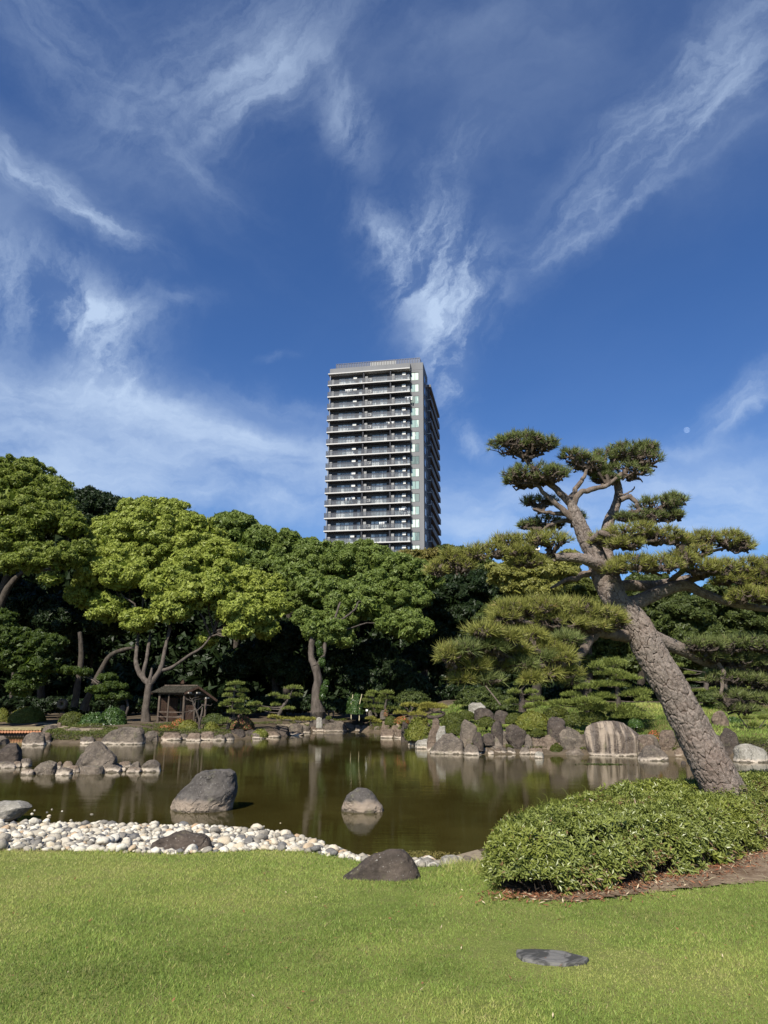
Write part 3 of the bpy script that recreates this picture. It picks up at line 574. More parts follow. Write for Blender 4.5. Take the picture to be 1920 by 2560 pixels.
for k in range(14):
    r = np.random.default_rng(k+50); V = ICV.copy()
    for _ in range(7):
        n = unit(r.normal(0, 1, 3)); dd = V@n; V = V-n*np.clip(dd-r.uniform(.5, .8), 0, None)[:, None]*0.95
    V = V*(1+0.07*fbm(V*1.5+k, 2, k))[:, None]*np.array([1, r.uniform(.7, .95), r.uniform(.5, .72)]); pebV.append(V)
pebM = []
for k, V in enumerate(pebV):
    me = MB().add(V, ICF, 0.0).mesh('stone', smooth=True, tint=True); me.materials.append(MAT['pebble']); pebM.append(me)
peb = grid_mb(np.arange(-16, 1.3, 0.15), np.arange(7, 14, 0.15), ground_z, 0.01, lambda x, y: (y > lawn_y(x)-0.02) & (y < near_y(x)+0.35)).build('pebble_bank', MAT['sand'], smooth=True)
tag(peb, kind='structure'); ORG[peb.name] = np.zeros(3)
r = np.random.default_rng(3); pts = []
gridc = {}
tries = 0
while tries < 80000:
    tries += 1
    x = r.uniform(-12.0, 0.6); le, ne = float(lawn_y(x)), float(near_y(x)); y = r.uniform(le-0.01, ne+0.12)
    if x < -0.9 : pass
    s_ = float(np.clip(r.lognormal(math.log(0.056), 0.38), 0.028, 0.105))
    key = (int(x/0.3), int(y/0.3)); ok = True
    for a in (-1, 0, 1):
        for b in (-1, 0, 1):
            for (qx, qy, qs) in gridc.get((key[0]+a, key[1]+b), ()):
                if (qx-x)**2+(qy-y)**2 < (0.60*(qs+s_))**2: ok = False; break
            if not ok: break
        if not ok: break
    if ok and (ne-le) > 0.62+.3*r.random():
        gridc.setdefault(key, []).append((x, y, s_)); pts.append((x, y, s_))
def score(p):
    pr = np.array([p[0], p[1], -0.1]); d = pr-CAM; dep = d@FWD; px = 960+FPX*(d@RIGHT)/dep
    return -1 if (px < 5 or px > 860) else p[2]/dep
pts.sort(key=score, reverse=True)
rest = MB()
for k, (x, y, s_) in enumerate(pts):
    z = float(ground_z(np.array([x]), np.array([y]))[0])+s_*r.uniform(.0, .75); rot = (r.uniform(-.4, .4), r.uniform(-.4, .4), r.uniform(0, 6.3))
    if k < 300: inst('stone', pebM[k % 14], (x, y, z), rot, (s_, s_, s_), peb)
    else:
        Rm = np.array(Matrix.Rotation(rot[2], 3, 'Z')@Matrix.Rotation(rot[0], 3, 'X')); rest.add((IC1V*(1+.12*_h(np.arange(len(IC1V)), np.full(len(IC1V), k), np.zeros(len(IC1V), int), 3)-.06)[:, None]*np.array([s_, s_*.8, s_*.62]))@Rm.T+np.array([x, y, z]), IC1F, r.random())
rest.build('stones', MAT['pebble'], peb, smooth=True, tint=True, kind='stuff')
# stray pebbles standing out of the shallow water
for k, (px, py, w) in enumerate([(80,2035,13),(86,2026,8),(130,2024,11),(118,2031,9),(155,2028,9),(122,2041,16),(115,2053,26),(147,2056,15),(168,2058,10),(177,2051,11),(191,2056,9),(190,2062,8),(230,2036,14),(245,2058,6),(57,2062,15),(77,2053,18),(660,2066,9),(701,2058,6),(788,2098,18),(840,2136,22),(868,2136,13),(720,2100,14)]):
    c = G(px, py, WZ); s_ = w*M1(c)/2*.8; V = pebV[k % 14]*np.array([s_, s_, s_*1.1])
    o = inst('stone', pebM[k % 14], c+np.array([0, 0, -s_*.05]), (0, 0, k*1.3), (s_, s_, s_*1.15), peb)
# ------------------------------------------------------------------ foliage
def tri_leaves(mb, C, N, size, r, aspect=0.6, tint=None, quad=False):
    n = len(C); N = unit(N); A = unit(np.cross(N, r.normal(0, 1, (n, 3)))); B = np.cross(N, A)
    s_ = (np.asarray(size)*r.uniform(.7, 1.3, n))[:, None]
    if quad:
        V = np.stack([C-A*s_, C+B*s_*aspect*.5, C+A*s_, C-B*s_*aspect*.5], 1); F = np.arange(4*n).reshape(n, 4)
    else:
        V = np.stack([C-A*s_*.6+B*s_*aspect*.6, C-A*s_*.6-B*s_*aspect*.6, C+A*s_], 1); F = np.arange(3*n).reshape(n, 3)
    mb.add(V.reshape(-1, 3), F, r.random(n) if tint is None else tint)
def inside(p, Cs, Rs, k=0.78):
    m = np.zeros(len(p), bool)
    for c, rr in zip(Cs, Rs): m |= (((p-c)/(rr*k))**2).sum(1) < 1
    return m
def crown(mb, lobes, n, size, r, bump=(0.28, 0.55), flat=0.75, low=-0.45, loose=0.0):
    """leaves gathered on small domes that cover bigger lobes"""
    C = np.array([l[0] for l in lobes]); R = np.array([l[1] for l in lobes]); area = (R[:, 0]*R[:, 2]+R[:, 0]*R[:, 1]); pr = area/area.sum()
    for c, rr, p in zip(C, R, pr):
        rm = float(np.mean(rr)); nb = max(10, int(58*min(1.8, rm/0.9)))
        d = unit(r.normal(0, 1, (nb*3, 3))); d = d[d[:, 2] > low][:nb]; nb = len(d)
        br = r.uniform(bump[0]*.5, bump[1]*.85, nb)*rm**0.5*0.9
        bc = c+d*rr*(r.uniform(.74, 1.06, (nb, 1))+.12*fbm(d*2.1+c, 2, 7)[:, None])
        k = int(n*p*1.5); ib = r.choice(nb, k, p=br**2/np.sum(br**2)); e = unit(r.normal(0, 1, (k, 3))+d[ib]*0.7+np.array([0, 0, .25]))
        pos = bc[ib]+e*(br[ib]*r.uniform(.72, 1.06, k)**0.8)[:, None]*np.array([1, 1, flat])
        pos = pos+r.normal(0, max(loose, .03), pos.shape)
        keep = ~inside(pos, C, R); pos = pos[keep]; e = e[keep]
        tri_leaves(mb, pos, e+r.normal(0, .55, e.shape), size, r)
        # sparse inner leaves
        k2 = int(k*.12); e2 = unit(r.normal(0, 1, (k2, 3))); tri_leaves(mb, c+e2*rr*r.uniform(.4, .85, (k2, 1)), r.normal(0, 1, (k2, 3)), size*2.2, r, 0.8)
def L(px, py, rp, Y, ry=None, dep=None):
    c = P(px, py, Y); m = M1(c); a = rp*m; return (c, np.array([a, (dep*m if dep else a*1.0), (ry*m if ry else a*0.85)]))
def tree(label, lobes, n, size, mat, trunk=None, barkm='bark_cam', group=None, Y=None, name='broadleaf_tree', cat='tree', seed=1, limbs_auto=True, **k):
    r = np.random.default_rng(seed); C = np.array([l[0] for l in lobes])
    base = np.array([C[:, 0].mean(), C[:, 1].mean()+2.5, 0.3]) if trunk is None else trunk[0][0][0].copy()
    o = thing(name, label, cat, group, base)
    mb = MB(); crown(mb, lobes, n, size, r, **k); mb.build('crown', MAT[mat], o, tint=True)
    tb = MB()
    if trunk is None:
        top = C.mean(0); tube(tb, [base-np.array([0, 0, .4]), base*.5+top*.5+np.array([.2, 0, -.5]), top], [.32, .24, .12], 12, 8, .1, seed)
        fork = base*.5+top*.5
        for c in C[::2]: tube(tb, [fork+(top-fork)*r.random(), (fork+c)/2+np.array([0, 0, -.3]), c], [.12, .08, .03], 8, 5, .1, seed)
    else:
        for pts_, rad_ in trunk: tube(tb, pts_, rad_, len(pts_)*5, 14, .16, seed)
        if limbs_auto:
            ends = np.vstack([spline(t_[0], 16)[7:] for t_ in trunk[1:]] or [trunk[0][0]])
            for c in C:
                e_ = ends[np.argmin(np.linalg.norm((ends-c)*np.array([1, 1, .6]), axis=1))]; k_ = np.linalg.norm(c-e_)
                if k_ < 4.5: tube(tb, [e_, e_*.7+c*.3+r.normal(0, .08*k_, 3), e_*.3+c*.7+r.normal(0, .08*k_, 3), c], [.07, .055, .04, .02], 10, 5, .1, seed, jit=.08)
    tb.build('trunk', MAT[barkm], o, smooth=True); return o
def PT(Y, *pp): return [P(a, b, Y+(dy[0] if dy else 0)) for a, b, *dy in pp]
# --- bright central camphor
r = np.random.default_rng(11)
lb = [(386,1331,88,2),(293,1347,62,1.5),(482,1351,72,2),(548,1393,52,1),(350,1300,55,2.5),(430,1300,50,3),(239,1436,46,-.5),(309,1440,50,-1),(216,1490,44,-.5),(270,1526,44,-1),(340,1556,36,-1.5),(417,1467,52,-2),(482,1486,52,-2),(424,1526,42,-2.3),(540,1470,48,-1),(579,1526,42,-2),(620,1542,44,-1.5),(594,1578,28,-2),(513,1603,20,-1),(617,1455,40,0),(675,1470,34,0),(690,1520,36,0),(663,1577,28,-.5),(470,1420,50,0),(375,1400,55,1),(300,1400,48,0),(640,1490,38,0),(200,1400,30,0),(250,1375,40,0),(560,1440,40,0),(450,1385,50,1)]
T3 = [L(a, b, c, 42+d+r.uniform(-.4, .4)) for a, b, c, d in lb]
tr = [(PT(39, (365,1834),(364,1785),(368,1745),(374,1710)), [.34, .22, .20, .21]), (PT(39, (374,1712),(350,1685,.3),(340,1655,.7),(343,1610,1.5),(350,1560,2.4)), [.16, .13, .12, .09, .05]),
      (PT(39, (372,1708),(358,1690,.2),(366,1650,.6),(372,1610,1.4),(376,1580,2.2)), [.14, .12, .10, .09, .06]), (PT(39, (374,1712),(400,1675,.3),(410,1635,.7),(420,1590,1.4),(428,1550,2.4)), [.16, .13, .11, .08, .05]),
      (PT(39, (398,1678,.3),(430,1668,.5),(470,1640,.8),(505,1618,1.2),(535,1580,2)), [.11, .09, .075, .06, .04]), (PT(39, (372,1712),(377,1690),(380,1670)), [.16, .1, .05])]
tree('bright yellow green camphor with forked pale trunk beside the pavilion', T3, 130000, 0.13, 'camphor_bright', tr, seed=3, bump=(.26, .5), flat=.7)
# --- big far-left camphor
T1 = [L(a, b, c, 42+d) for a, b, c, d in [(40,1222,88,2),(120,1248,60,1),(-70,1240,110,2),(20,1290,95,0),(150,1290,40,0),(100,1300,50,-1),(77,1400,46,-3),(154,1396,42,-3),(-20,1380,70,0),(185,1318,32,-1),(127,1450,20,-3),(205,1375,26,-2),(20,1410,34,-3),(-120,1330,90,0),(40,1345,60,-1),(-30,1190,60,3)]]
tr = [(PT(43, (-40,1810),(-20,1700),(-30,1600),(0,1500),(30,1400)), [.5, .42, .38, .3, .15]), (PT(42, (-20,1560),(20,1470),(60,1430),(110,1425),(170,1422)), [.25, .18, .13, .1, .05])]
tree('large olive green camphor rising highest at the left picture edge', T1, 100000, 0.13, 'camphor_olive', tr, 'bark_dark', seed=4, bump=(.24, .46), flat=.65)
# --- ivy-clad camphor right of centre
T4 = [L(a, b, c, 45+d) for a, b, c, d in [(794,1409,58,1),(871,1418,60,1),(949,1422,56,1),(1006,1430,48,0),(760,1450,50,0),(802,1480,50,-1),(871,1505,54,-1.5),(929,1515,48,-2),(979,1493,48,-1.5),(1037,1497,38,-1),(794,1556,34,-1),(848,1552,40,-2),(968,1563,28,-3),(1026,1575,38,-3),(856,1598,28,-2),(1057,1572,24,-3),(730,1430,45,1),(750,1500,35,0),(788,1578,30,-5.5),(835,1572,28,-5),(812,1598,22,-5.3),(765,1548,28,-5),(840,1395,45,2),(905,1390,42,2),(1060,1450,40,0),(800,1590,26,-1),(930,1470,50,-1),(1020,1540,30,-2)]]
tr = [(PT(38.5, (800,1812),(793,1770),(790,1735),(795,1700),(788,1665)), [.56, .31, .25, .22, .22]), (PT(38.5, (788,1668),(778,1640,.4),(780,1600,.6),(786,1570,1)), [.2, .17, .15, .1]),
      (PT(38.5, (790,1670),(808,1640,.6),(815,1595,.8),(830,1565,1.3)), [.15, .12, .1, .06]), (PT(38.5, (790,1790),(775,1804)), [.3, .1]), (PT(38.5, (798,1780),(815,1796),(835,1804)), [.3, .2, .06]), (PT(38.2, (800,1780),(800,1806)), [.3, .12])]
t4 = tree('broad green camphor with ivy on its flared trunk right of centre', T4, 105000, 0.13, 'camphor_green', tr, seed=5, bump=(.26, .5), flat=.7)
r = np.random.default_rng(21); mb = MB()
for a, b, c, k in ((810,1722,10,900),(806,1740,9,700),(815,1708,7,500),(800,1630,9,600),(805,1655,9,600),(796,1610,8,400)):
    cc = P(a, b, 38.15); e = unit(r.normal(0, 1, (k, 3))); tri_leaves(mb, cc+e*c*M1(cc)*r.uniform(.5, 1.1, (k, 1))*np.array([1, .6, 1.3]), e+r.normal(0, .5, e.shape), 0.055, r)
mb.build('ivy', MAT['shiny_leaf'], t4, tint=True)
# --- trees behind
def bg(label, ls, Y, n, mat, seed, size=0.17, trunk=None, **k): return tree(label, [L(a, b, c, Y+(d[0] if d else 0)) for a, b, c, *d in ls], int(n*.72), size*1.15, mat, trunk, 'bark_dark', None, seed=seed, **k)
bg('dark green tree between the left camphor and the bright one', [(200,1256,32),(247,1270,42),(300,1284,36),(345,1292,28),(215,1310,50),(280,1330,50),(225,1240,20),(180,1330,40)], 58, 42000, 'leaf_dark', 31, flat=.9, loose=.08)
bg('rounded dark green tree just right of the steel flue', [(570,1316,38),(603,1322,40),(545,1345,35),(640,1350,42),(600,1370,55)], 56, 40000, 'camphor_green', 32)
bg('mid green tree left of the tower foot', [(663,1358,38),(717,1366,40),(770,1384,36),(690,1410,50),(745,1430,45),(640,1420,50),(805,1400,26)], 54, 50000, 'camphor_green', 33)
bg('low green tree crown under the tower', [(835,1392,30),(875,1388,28),(915,1394,30),(950,1400,30),(880,1430,50)], 58, 26000, 'camphor_green', 34)
bg('brownish olive tree crown right of the tower foot', [(1040,1408,32),(1075,1402,30),(1100,1424,34),(1010,1400,22),(1060,1450,45)], 53, 32000, 'leaf_brown', 35)
bg('dark green tree top between the brownish tree and the pine', [(1118,1386,24),(1150,1392,26),(1185,1400,26),(1140,1440,50),(1205,1430,40)], 56, 26000, 'leaf_mid', 36)
bg('tall dark tree filling the gap left of the golden pine foliage', [(1122,1500,56),(1161,1540,50),(1084,1585,40),(1103,1648,42),(1180,1470,50),(1050,1640,40),(1150,1610,50),(1090,1530,40)], 49, 52000, 'leaf_dark', 37)
bg('dense dark green tree right of the leaning pine trunk', [(1670,1515,50),(1725,1540,50),(1690,1597,45),(1640,1560,40),(1760,1600,50),(1720,1640,50)], 40, 52000, 'leaf_mid', 38, 0.13)
bg('dense green tree near the right picture edge behind the pine', [(1800,1510,50),(1849,1544,60),(1905,1510,55),(1960,1560,70),(1810,1600,55),(1880,1620,60)], 42, 52000, 'leaf_mid', 39, 0.13)
bg('green leafy tree seen through the pine above its low left pad', [(1450,1480,40),(1490,1500,36),(1430,1520,40),(1500,1545,40)], 41, 24000, 'azalea_green', 40, 0.12)
bg('dark green tree directly behind the leaning trunk fork', [(1440,1620,45),(1519,1611,45),(1480,1660,50),(1550,1660,45),(1580,1600,40),(1420,1680,45),(1330,1600,60),(1250,1560,60)], 43, 52000, 'leaf_mid', 41, 0.14)
bg('golden olive pine crown behind the pine trunk', [(1336,1441,50),(1295,1465,42),(1400,1430,44),(1360,1480,50),(1260,1440,38),(1300,1400,30),(1420,1400,26)], 38, 46000, 'leaf_gold', 42, 0.12, flat=.4)
bg('dark tree rising behind the upper right pads', [(1600,1480,40),(1560,1500,40),(1640,1470,36),(1600,1530,45)], 46, 24000, 'leaf_mid', 43)
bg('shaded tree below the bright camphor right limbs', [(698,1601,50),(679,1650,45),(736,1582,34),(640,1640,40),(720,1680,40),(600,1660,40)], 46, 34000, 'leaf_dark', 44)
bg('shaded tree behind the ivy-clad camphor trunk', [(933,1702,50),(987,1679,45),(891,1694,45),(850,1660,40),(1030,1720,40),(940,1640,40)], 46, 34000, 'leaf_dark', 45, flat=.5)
bg('dark maple spreading low at the left picture edge', [(38,1601,42),(96,1613,42),(135,1609,26),(30,1651,38),(96,1662,42),(55,1715,32),(0,1560,40),(-40,1640,60),(88,1700,20)], 38, 42000, 'leaf_maple', 46, 0.10, flat=.3, bump=(.2, .35), trunk=[(PT(46, (30,1800),(28,1740),(36,1640)), [.12, .10, .06])])
bg('dark tree mass behind the far left maple', [(60,1520,60),(150,1540,60),(0,1480,60),(180,1600,50),(230,1560,40),(-60,1500,70)], 50, 34000, 'leaf_dark', 47)
o = tree('slender maple with pale stem left of the forked camphor', [L(a, b, c, 38.5, c*.35) for a, b, c in [(173,1676,24),(210,1680,20),(247,1724,26),(286,1716,30),(270,1693,22),(262,1742,22),(300,1740,24)]], 13000, 0.08, 'leaf_maple', [(PT(38.5, (311,1812),(314,1790),(320,1765),(310,1740),(290,1722)), [.09, .07, .06, .04, .02])], 'bark_cam', seed=48, bump=(.15, .3), flat=.4)
for k, (pp, rr, lb_) in enumerate([(((208,1775),(225,1730),(250,1680),(275,1640),(310,1624),(345,1618)), [.24, .17, .15, .13, .11, .06], 'dark leaning trunk arching right behind the slender maple'),
                              (((186,1768),(196,1700),(203,1640),(200,1580)), [.22, .17, .15, .12], 'dark upright trunk beside the arching leaning trunk')]):
    pts_ = PT(41, *pp); o = thing('tree', lb_, 'tree', loc=pts_[0]); mb = MB(); tube(mb, pts_, rr, 30, 12, .1, k); mb.build('trunk', MAT['bark_dark'], o, smooth=True)
    mb = MB(); crown(mb, [L(200+k*120-60, 1560, 40, 44)], 5000, .16, np.random.default_rng(k)); mb.build('crown', MAT['leaf_dark'], o, tint=True)
# --- the wood behind everything
r = np.random.default_rng(77); mb = MB(); ls = []
for px in range(-500, 2500, 62):
    top = np.interp(px, [-500, 0, 150, 350, 600, 900, 1200, 1500, 2500], [1290, 1300, 1300, 1360, 1450, 1480, 1480, 1520, 1500])
    for py in np.arange(top, 1790, 75): ls.append(L(px+r.uniform(-20, 20), py+r.uniform(-15, 15), 58, 60+r.uniform(-3, 5)))
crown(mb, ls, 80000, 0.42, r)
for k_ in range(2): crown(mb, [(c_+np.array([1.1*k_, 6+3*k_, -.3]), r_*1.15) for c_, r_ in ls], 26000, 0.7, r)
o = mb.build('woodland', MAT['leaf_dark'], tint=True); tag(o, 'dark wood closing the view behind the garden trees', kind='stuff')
# shaded undergrowth along the far bank
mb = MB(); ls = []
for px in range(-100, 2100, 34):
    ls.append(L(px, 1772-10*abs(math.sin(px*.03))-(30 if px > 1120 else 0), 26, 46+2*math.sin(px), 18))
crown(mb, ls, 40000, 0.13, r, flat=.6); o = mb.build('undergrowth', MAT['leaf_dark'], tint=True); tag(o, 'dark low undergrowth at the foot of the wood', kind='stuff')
# ground cover between the stones
r = np.random.default_rng(61); n = 90000; x = r.uniform(-17, 17, n); y = far_y(x)+r.random(n)**1.3*4.5+.25; k_ = n2(x, y, .55, 8)+.5*n2(x, y, 2.1, 3)
ok = (k_ > -.12) & ~(path_mask(x, y) & (k_ < .5)) & ((x < 2.2) | (y-far_y(x) < 2.2)); x, y = x[ok], y[ok]; c = np.stack([x, y, ground_z(x, y)+.03+.07*r.random(len(x))], 1)
mb = MB(); tri_leaves(mb, c, np.array([0, -.3, 1])+r.normal(0, .6, c.shape), .045, r, .6); o = mb.build('ground_cover', MAT['azalea_green'], tint=True); tag(o, 'low green ground cover between the bank stones', kind='stuff')
# ------------------------------------------------------------------ shrubs
def shrub(px, py, rx, ry, Y, mat, label, n=9000, size=.05, name='azalea_bush', cat='bush', lump=0.0, group=None):
    c = P(px, py+ry*.6, Y); m = M1(c); base = c.copy(); o = thing(name, label, cat, group, base); r = np.random.default_rng(int(px*7+py))
    R = np.array([rx*m, rx*m*.8, ry*1.55*m]); e = unit(r.normal(0, 1, (n, 3))); e[:, 2] = np.abs(e[:, 2])*.98-.12; e = unit(e)
    k = 1+.07*fbm(e*3+px, 3, int(px))+lump*fbm(e*6+py, 2, int(py))
    pos = c+e*R*(k*r.uniform(.86, 1.03, n))[:, None]
    mb = MB(); tri_leaves(mb, pos, e/R*np.mean(R)+r.normal(0, .5, e.shape), size, r); mb.build('foliage', MAT[mat], o, tint=True)
    sb = MB()
    for q in range(7):
        d = unit(r.normal(0, 1, 3)); d[2] = abs(d[2]); tube(sb, [base-np.array([0, 0, .15]), c+d*R*.4, c+d*R*.85], [.03, .02, .008], 7, 4)
    sb.build('stems', MAT['twig_dark'], o); return o
shrub(2,1794,20,22,42,'azalea','yellowish clipped bush cut by the left picture edge')
shrub(66,1791,45,24,42,'azalea','wide clipped olive bush behind the bridge',12000)
shrub(178,1798,32,18,38,'azalea_green','low dark clipped bush left of the bright leafy bush')
shrub(230,1812,36,30,36.3,'shiny_leaf','left lobe of bright green bush overhanging the bank stones',9000,.07,lump=.1)
shrub(280,1800,34,30,37,'shiny_leaf','bright glossy green bush left of the forked camphor trunk',9000,.07,lump=.1)
shrub(412,1828,23,16,35.4,'azalea_orange','small azalea dotted with orange flowers in front of the pavilion',7000)
shrub(447,1812,20,14,36.4,'azalea_orange','orange tinged azalea just behind the clipped round one',6000)
shrub(470,1820,28,20,36,'azalea','round yellow green azalea by the bare little tree',9000)
shrub(526,1822,21,16,36,'azalea','small round azalea between the bare tree and the pine')
shrub(535,1798,30,14,37.5,'leaf_mid','dark green bush behind the small round azalea')
shrub(602,1808,32,18,36.5,'azalea_red','reddish flowering azalea right of the pruned pine',9000)
shrub(650,1834,20,10,35.6,'azalea','small low bush above the dark waterside rocks',4000)
shrub(976,1802,14,12,35,'azalea_green','small dark bush beside the red plant',4000)
shrub(1004,1801,19,9,34.5,'azalea_orange','low rusty azalea between the small dark bush and the pine',4000)
shrub(1048,1828,30,27,31,'azalea','large loose yellow green bush leaning over the water',15000,.06,lump=.25)
shrub(1134,1800,30,17,30,'azalea_green','wide green clipped bush above the dome shaped rock',9000)
shrub(1167,1788,21,11,31,'azalea_green','small clipped bush touching the fluted rock',6000)
shrub(1136,1823,27,13,28.6,'azalea_green','low domed bush right behind the dome shaped rock',7000)
shrub(1331,1803,42,24,29.3,'azalea','largest clipped bush above the reddish brown rock',14000)
shrub(1285,1796,26,13,29.6,'azalea_green','green clipped bush joining the largest one on its left',7000)
shrub(1637,1848,20,20,27,'azalea_orange','azalea with a few orange blooms beside the streaked boulder',7000)
shrub(1589,1808,18,12,29,'shiny_leaf','small dark glossy bush at the top of the streaked boulder',4000)
shrub(1834,1808,30,14,30,'shiny_leaf','bright leafy bush on the bank right of the leaning trunk',7000)
shrub(1912,1822,24,16,30,'shiny_leaf','bright leafy bush at the right picture edge',6000)
shrub(1868,1872,22,14,27.5,'azalea_red','dry brownish plants growing over the pale right rock',4000,.05,'bush','bush',.3)
shrub(1200,1742,55,22,34,'leaf_mid','broad loose bush under the pine mass above the pale rock',9000,.08,'bush','bush',.25)
shrub(1262,1758,40,18,33,'leaf_mid','dark loose bush left of the small dark pine',7000,.08,'bush','bush',.25)
shrub(1030,1745,40,16,38,'leaf_mid','loose shaded bush behind the low golden pines',6000,.08,'bush','bush',.25)
shrub(822,1794,7,4,36.5,'azalea_green','tiny green tuft on the sandy ground by the flared trunk',900,.05)
shrub(965,1783,5,9,36.8,'azalea_red','small red leaved plant beside the grey standing stone',900,.05,'plant','plant')
shrub(1780,1742,40,14,33,'leaf_mid','loose bush under the dark low pads of the pine',6000,.08,'bush','bush',.25)
o = shrub(888,1763,20,26,37,'shiny_leaf','young green tree held by bamboo stakes on the far bank',6000,.06,'young_tree','young tree',.3)
MAT['bamboo'] = simple('bamboo', (0.42, 0.36, 0.22)); mb = MB()
for a, b, c, d in ((878,1745,878,1795),(899,1768,898,1800),(882,1736,881,1752),(905,1735,899,1760)): mb_ = MB(); tube(mb_, PT(36.8, (a, b), (c, d)), [.02, .025], 4, 6); mb_.build('stake', MAT['bamboo'], o)
for a in ((1216,1806,22,12,29,'low green bush between the pale rock and the fluted rock'),(1432,1800,26,14,28.6,'low bush at the top of the lichen green boulder'),(1480,1792,34,15,29.6,'dense low bush shading the top of the streaked boulder'),(1390,1780,30,13,31,'bush behind the flat topped brown rock'),(1700,1790,34,12,32,'low bush on the bank behind the leaning trunk'),(1760,1822,26,12,29,'low bush between the leaning trunk and the dark rounded boulder'),(1560,1778,40,14,31.5,'dark bush beneath the layered pine pads'),(1202,1858,12,8,27,'tiny plant growing between the shore rocks left of the spotlight'),(1343,1832,16,9,27.2,'small plant between the reddish brown rock and the green boulder'),(1700,1846,22,12,27.6,'small bush at the foot of the leaning trunk rocks'),(1390,1870,14,9,26.9,'small plant at the waterline below the green boulder')):
    shrub(a[0],a[1],a[2],a[3],a[4],'azalea_green' if a[0] % 3 else 'leaf_mid',a[5],7000,.055,lump=.12)
# bare little tree before the pavilion
bt = thing('bare_tree', 'bare grey little tree with twisted twigs in front of the pavilion', 'tree', loc=P(500, 1832, 35.6)); mb = MB(); r = np.random.default_rng(5)
def z7(x, y): return (340+x/5.53, 1660+y/5.53)
for pp, rr in (([(885,940),(880,860),(890,780),(845,650),(800,570),(785,520)], [.09, .06, .05, .045, .035, .03]), ([(890,780),(920,680),(915,560)], [.05, .045, .03]), ([(785,520),(720,490),(680,480)], [.02, .012, .006]), ([(785,520),(800,470),(870,455)], [.02, .012, .006]), ([(785,520),(760,470),(740,450)], [.02, .012, .006]), ([(790,520),(840,490),(890,480)], [.015, .01, .005]),
               ([(840,650),(900,600),(960,565),(1040,570),(1050,545)], [.03, .025, .018, .012, .006]), ([(835,630),(760,650),(690,660),(660,640)], [.025, .02, .012, .006]), ([(830,620),(740,690),(700,740)], [.02, .015, .008]), ([(880,780),(940,790),(980,770)], [.02, .012, .006]), ([(960,565),(900,550)], [.012, .005]), ([(720,490),(690,460)], [.01, .004]), ([(760,650),(720,620)], [.01, .004]), ([(690,660),(670,690)], [.01, .004])):
    tube(mb, PT(35.6, *[z7(a, b) for a, b in pp]), rr, len(pp)*4, 6, .1, 3, jit=.05)
mb.build('trunk', MAT['bark_cam'], bt, smooth=True)
# ------------------------------------------------------------------ cloud-pruned pines far off
def pad_far(mb, c, R, r, dens=900, size=.10):
    n = int(dens*max(.25, R[0]*R[1]*3.1)); e = unit(r.normal(0, 1, (n, 3))); e[:, 2] = np.abs(e[:, 2])*.9-.1; rad = r.uniform(.2, 1, n)**.4
    pos = c+e*R*rad[:, None]*(1+.18*fbm(e*2.3+c, 2, 3))[:, None]; d = unit(e*np.array([.8, .8, .3])+np.array([0, 0, .8])+r.normal(0, .35, (n, 3)))
    A = unit(np.cross(d, r.normal(0, 1, (n, 3)))); L_ = (size*r.uniform(.7, 1.3, n))[:, None]; w = L_*.13
    V = np.stack([pos-A*w, pos+A*w, pos+d*L_], 1).reshape(-1, 3); mb.add(V, np.arange(3*n).reshape(n, 3), r.random(n))
    V = np.stack([pos-A*w*.6, pos+A*w*.6, pos+unit(d+r.normal(0, .5, (n, 3)))*L_], 1).reshape(-1, 3); mb.add(V, np.arange(3*n).reshape(n, 3), r.random(n))
def pine_small(label, Y, trunks, pads, mat='needle_far', dens=900, size=.10, bark='bark_cam', seed=1, name='pruned_pine'):
    """trunks: [(pixel path, radii)], pads: (px, py, half width, half height, dy)"""
    r = np.random.default_rng(seed); tp = [([P(a, b, Y) for a, b in pp], rr) for pp, rr in trunks]; base = tp[0][0][0]
    o = thing(name, label, 'pine', loc=base); tb = MB(); paths = [tube(tb, p_, rr, len(p_)*5, 8, .12, seed, jit=.06) for p_, rr in tp]
    allp = np.vstack(paths)
    for (a, b, w, h, *dy) in pads:
        c = P(a, b+h*.4, Y+(dy[0] if dy else r.uniform(-.4, .4))); m = M1(c); R = np.array([w*m, w*m*.75, h*1.5*m]); mb = MB(); pad_far(mb, c, R, r, dens, size)
        mb.build('needle_pad', MAT[mat], o, tint=True)
        q = allp[np.argmin(np.linalg.norm((allp-c)*np.array([1, 1, 2.2]), axis=1))]
        tube(tb, [q, (q+c)/2+np.array([0, 0, -.04]), c-np.array([0, 0, .02])], [.035, .025, .012], 7, 5, .1, seed)
        for _ in range(5):
            e = r.normal(0, .5, 3)*R; e[2] = abs(e[2])*.3; tube(tb, [c, c+e], [.014, .005], 4, 4)
    tb.build('trunk', MAT[bark], o, smooth=True); return o
Z = lambda x, y: z7(x, y)
def conv(f, L_, s_): return [(*f(a, b), c/s_, d/s_) for a, b, c, d in L_]
pine_small('slim pruned pine with a kinked pale trunk right of the pavilion', 35.6, [([Z(1240,970),Z(1290,810),Z(1350,740),Z(1335,650),Z(1350,480),Z(1370,310)], [.10,.08,.065,.05,.04,.03]), ([Z(1310,770),Z(1400,750),Z(1430,700)], [.05,.04,.02])],
           conv(Z, [(1380,270,125,36),(1300,355,60,25),(1470,370,95,36),(1270,435,85,36),(1440,430,60,28),(1480,480,75,25),(1330,510,110,30),(1430,520,60,25),(1230,570,85,35),(1400,590,100,25),(1470,665,115,50),(1310,660,50,30),(1240,790,90,50),(1190,560,40,25)], 5.53), seed=2)
def zc(x, y): return (620+x/4.88, 1700+y/4.88)
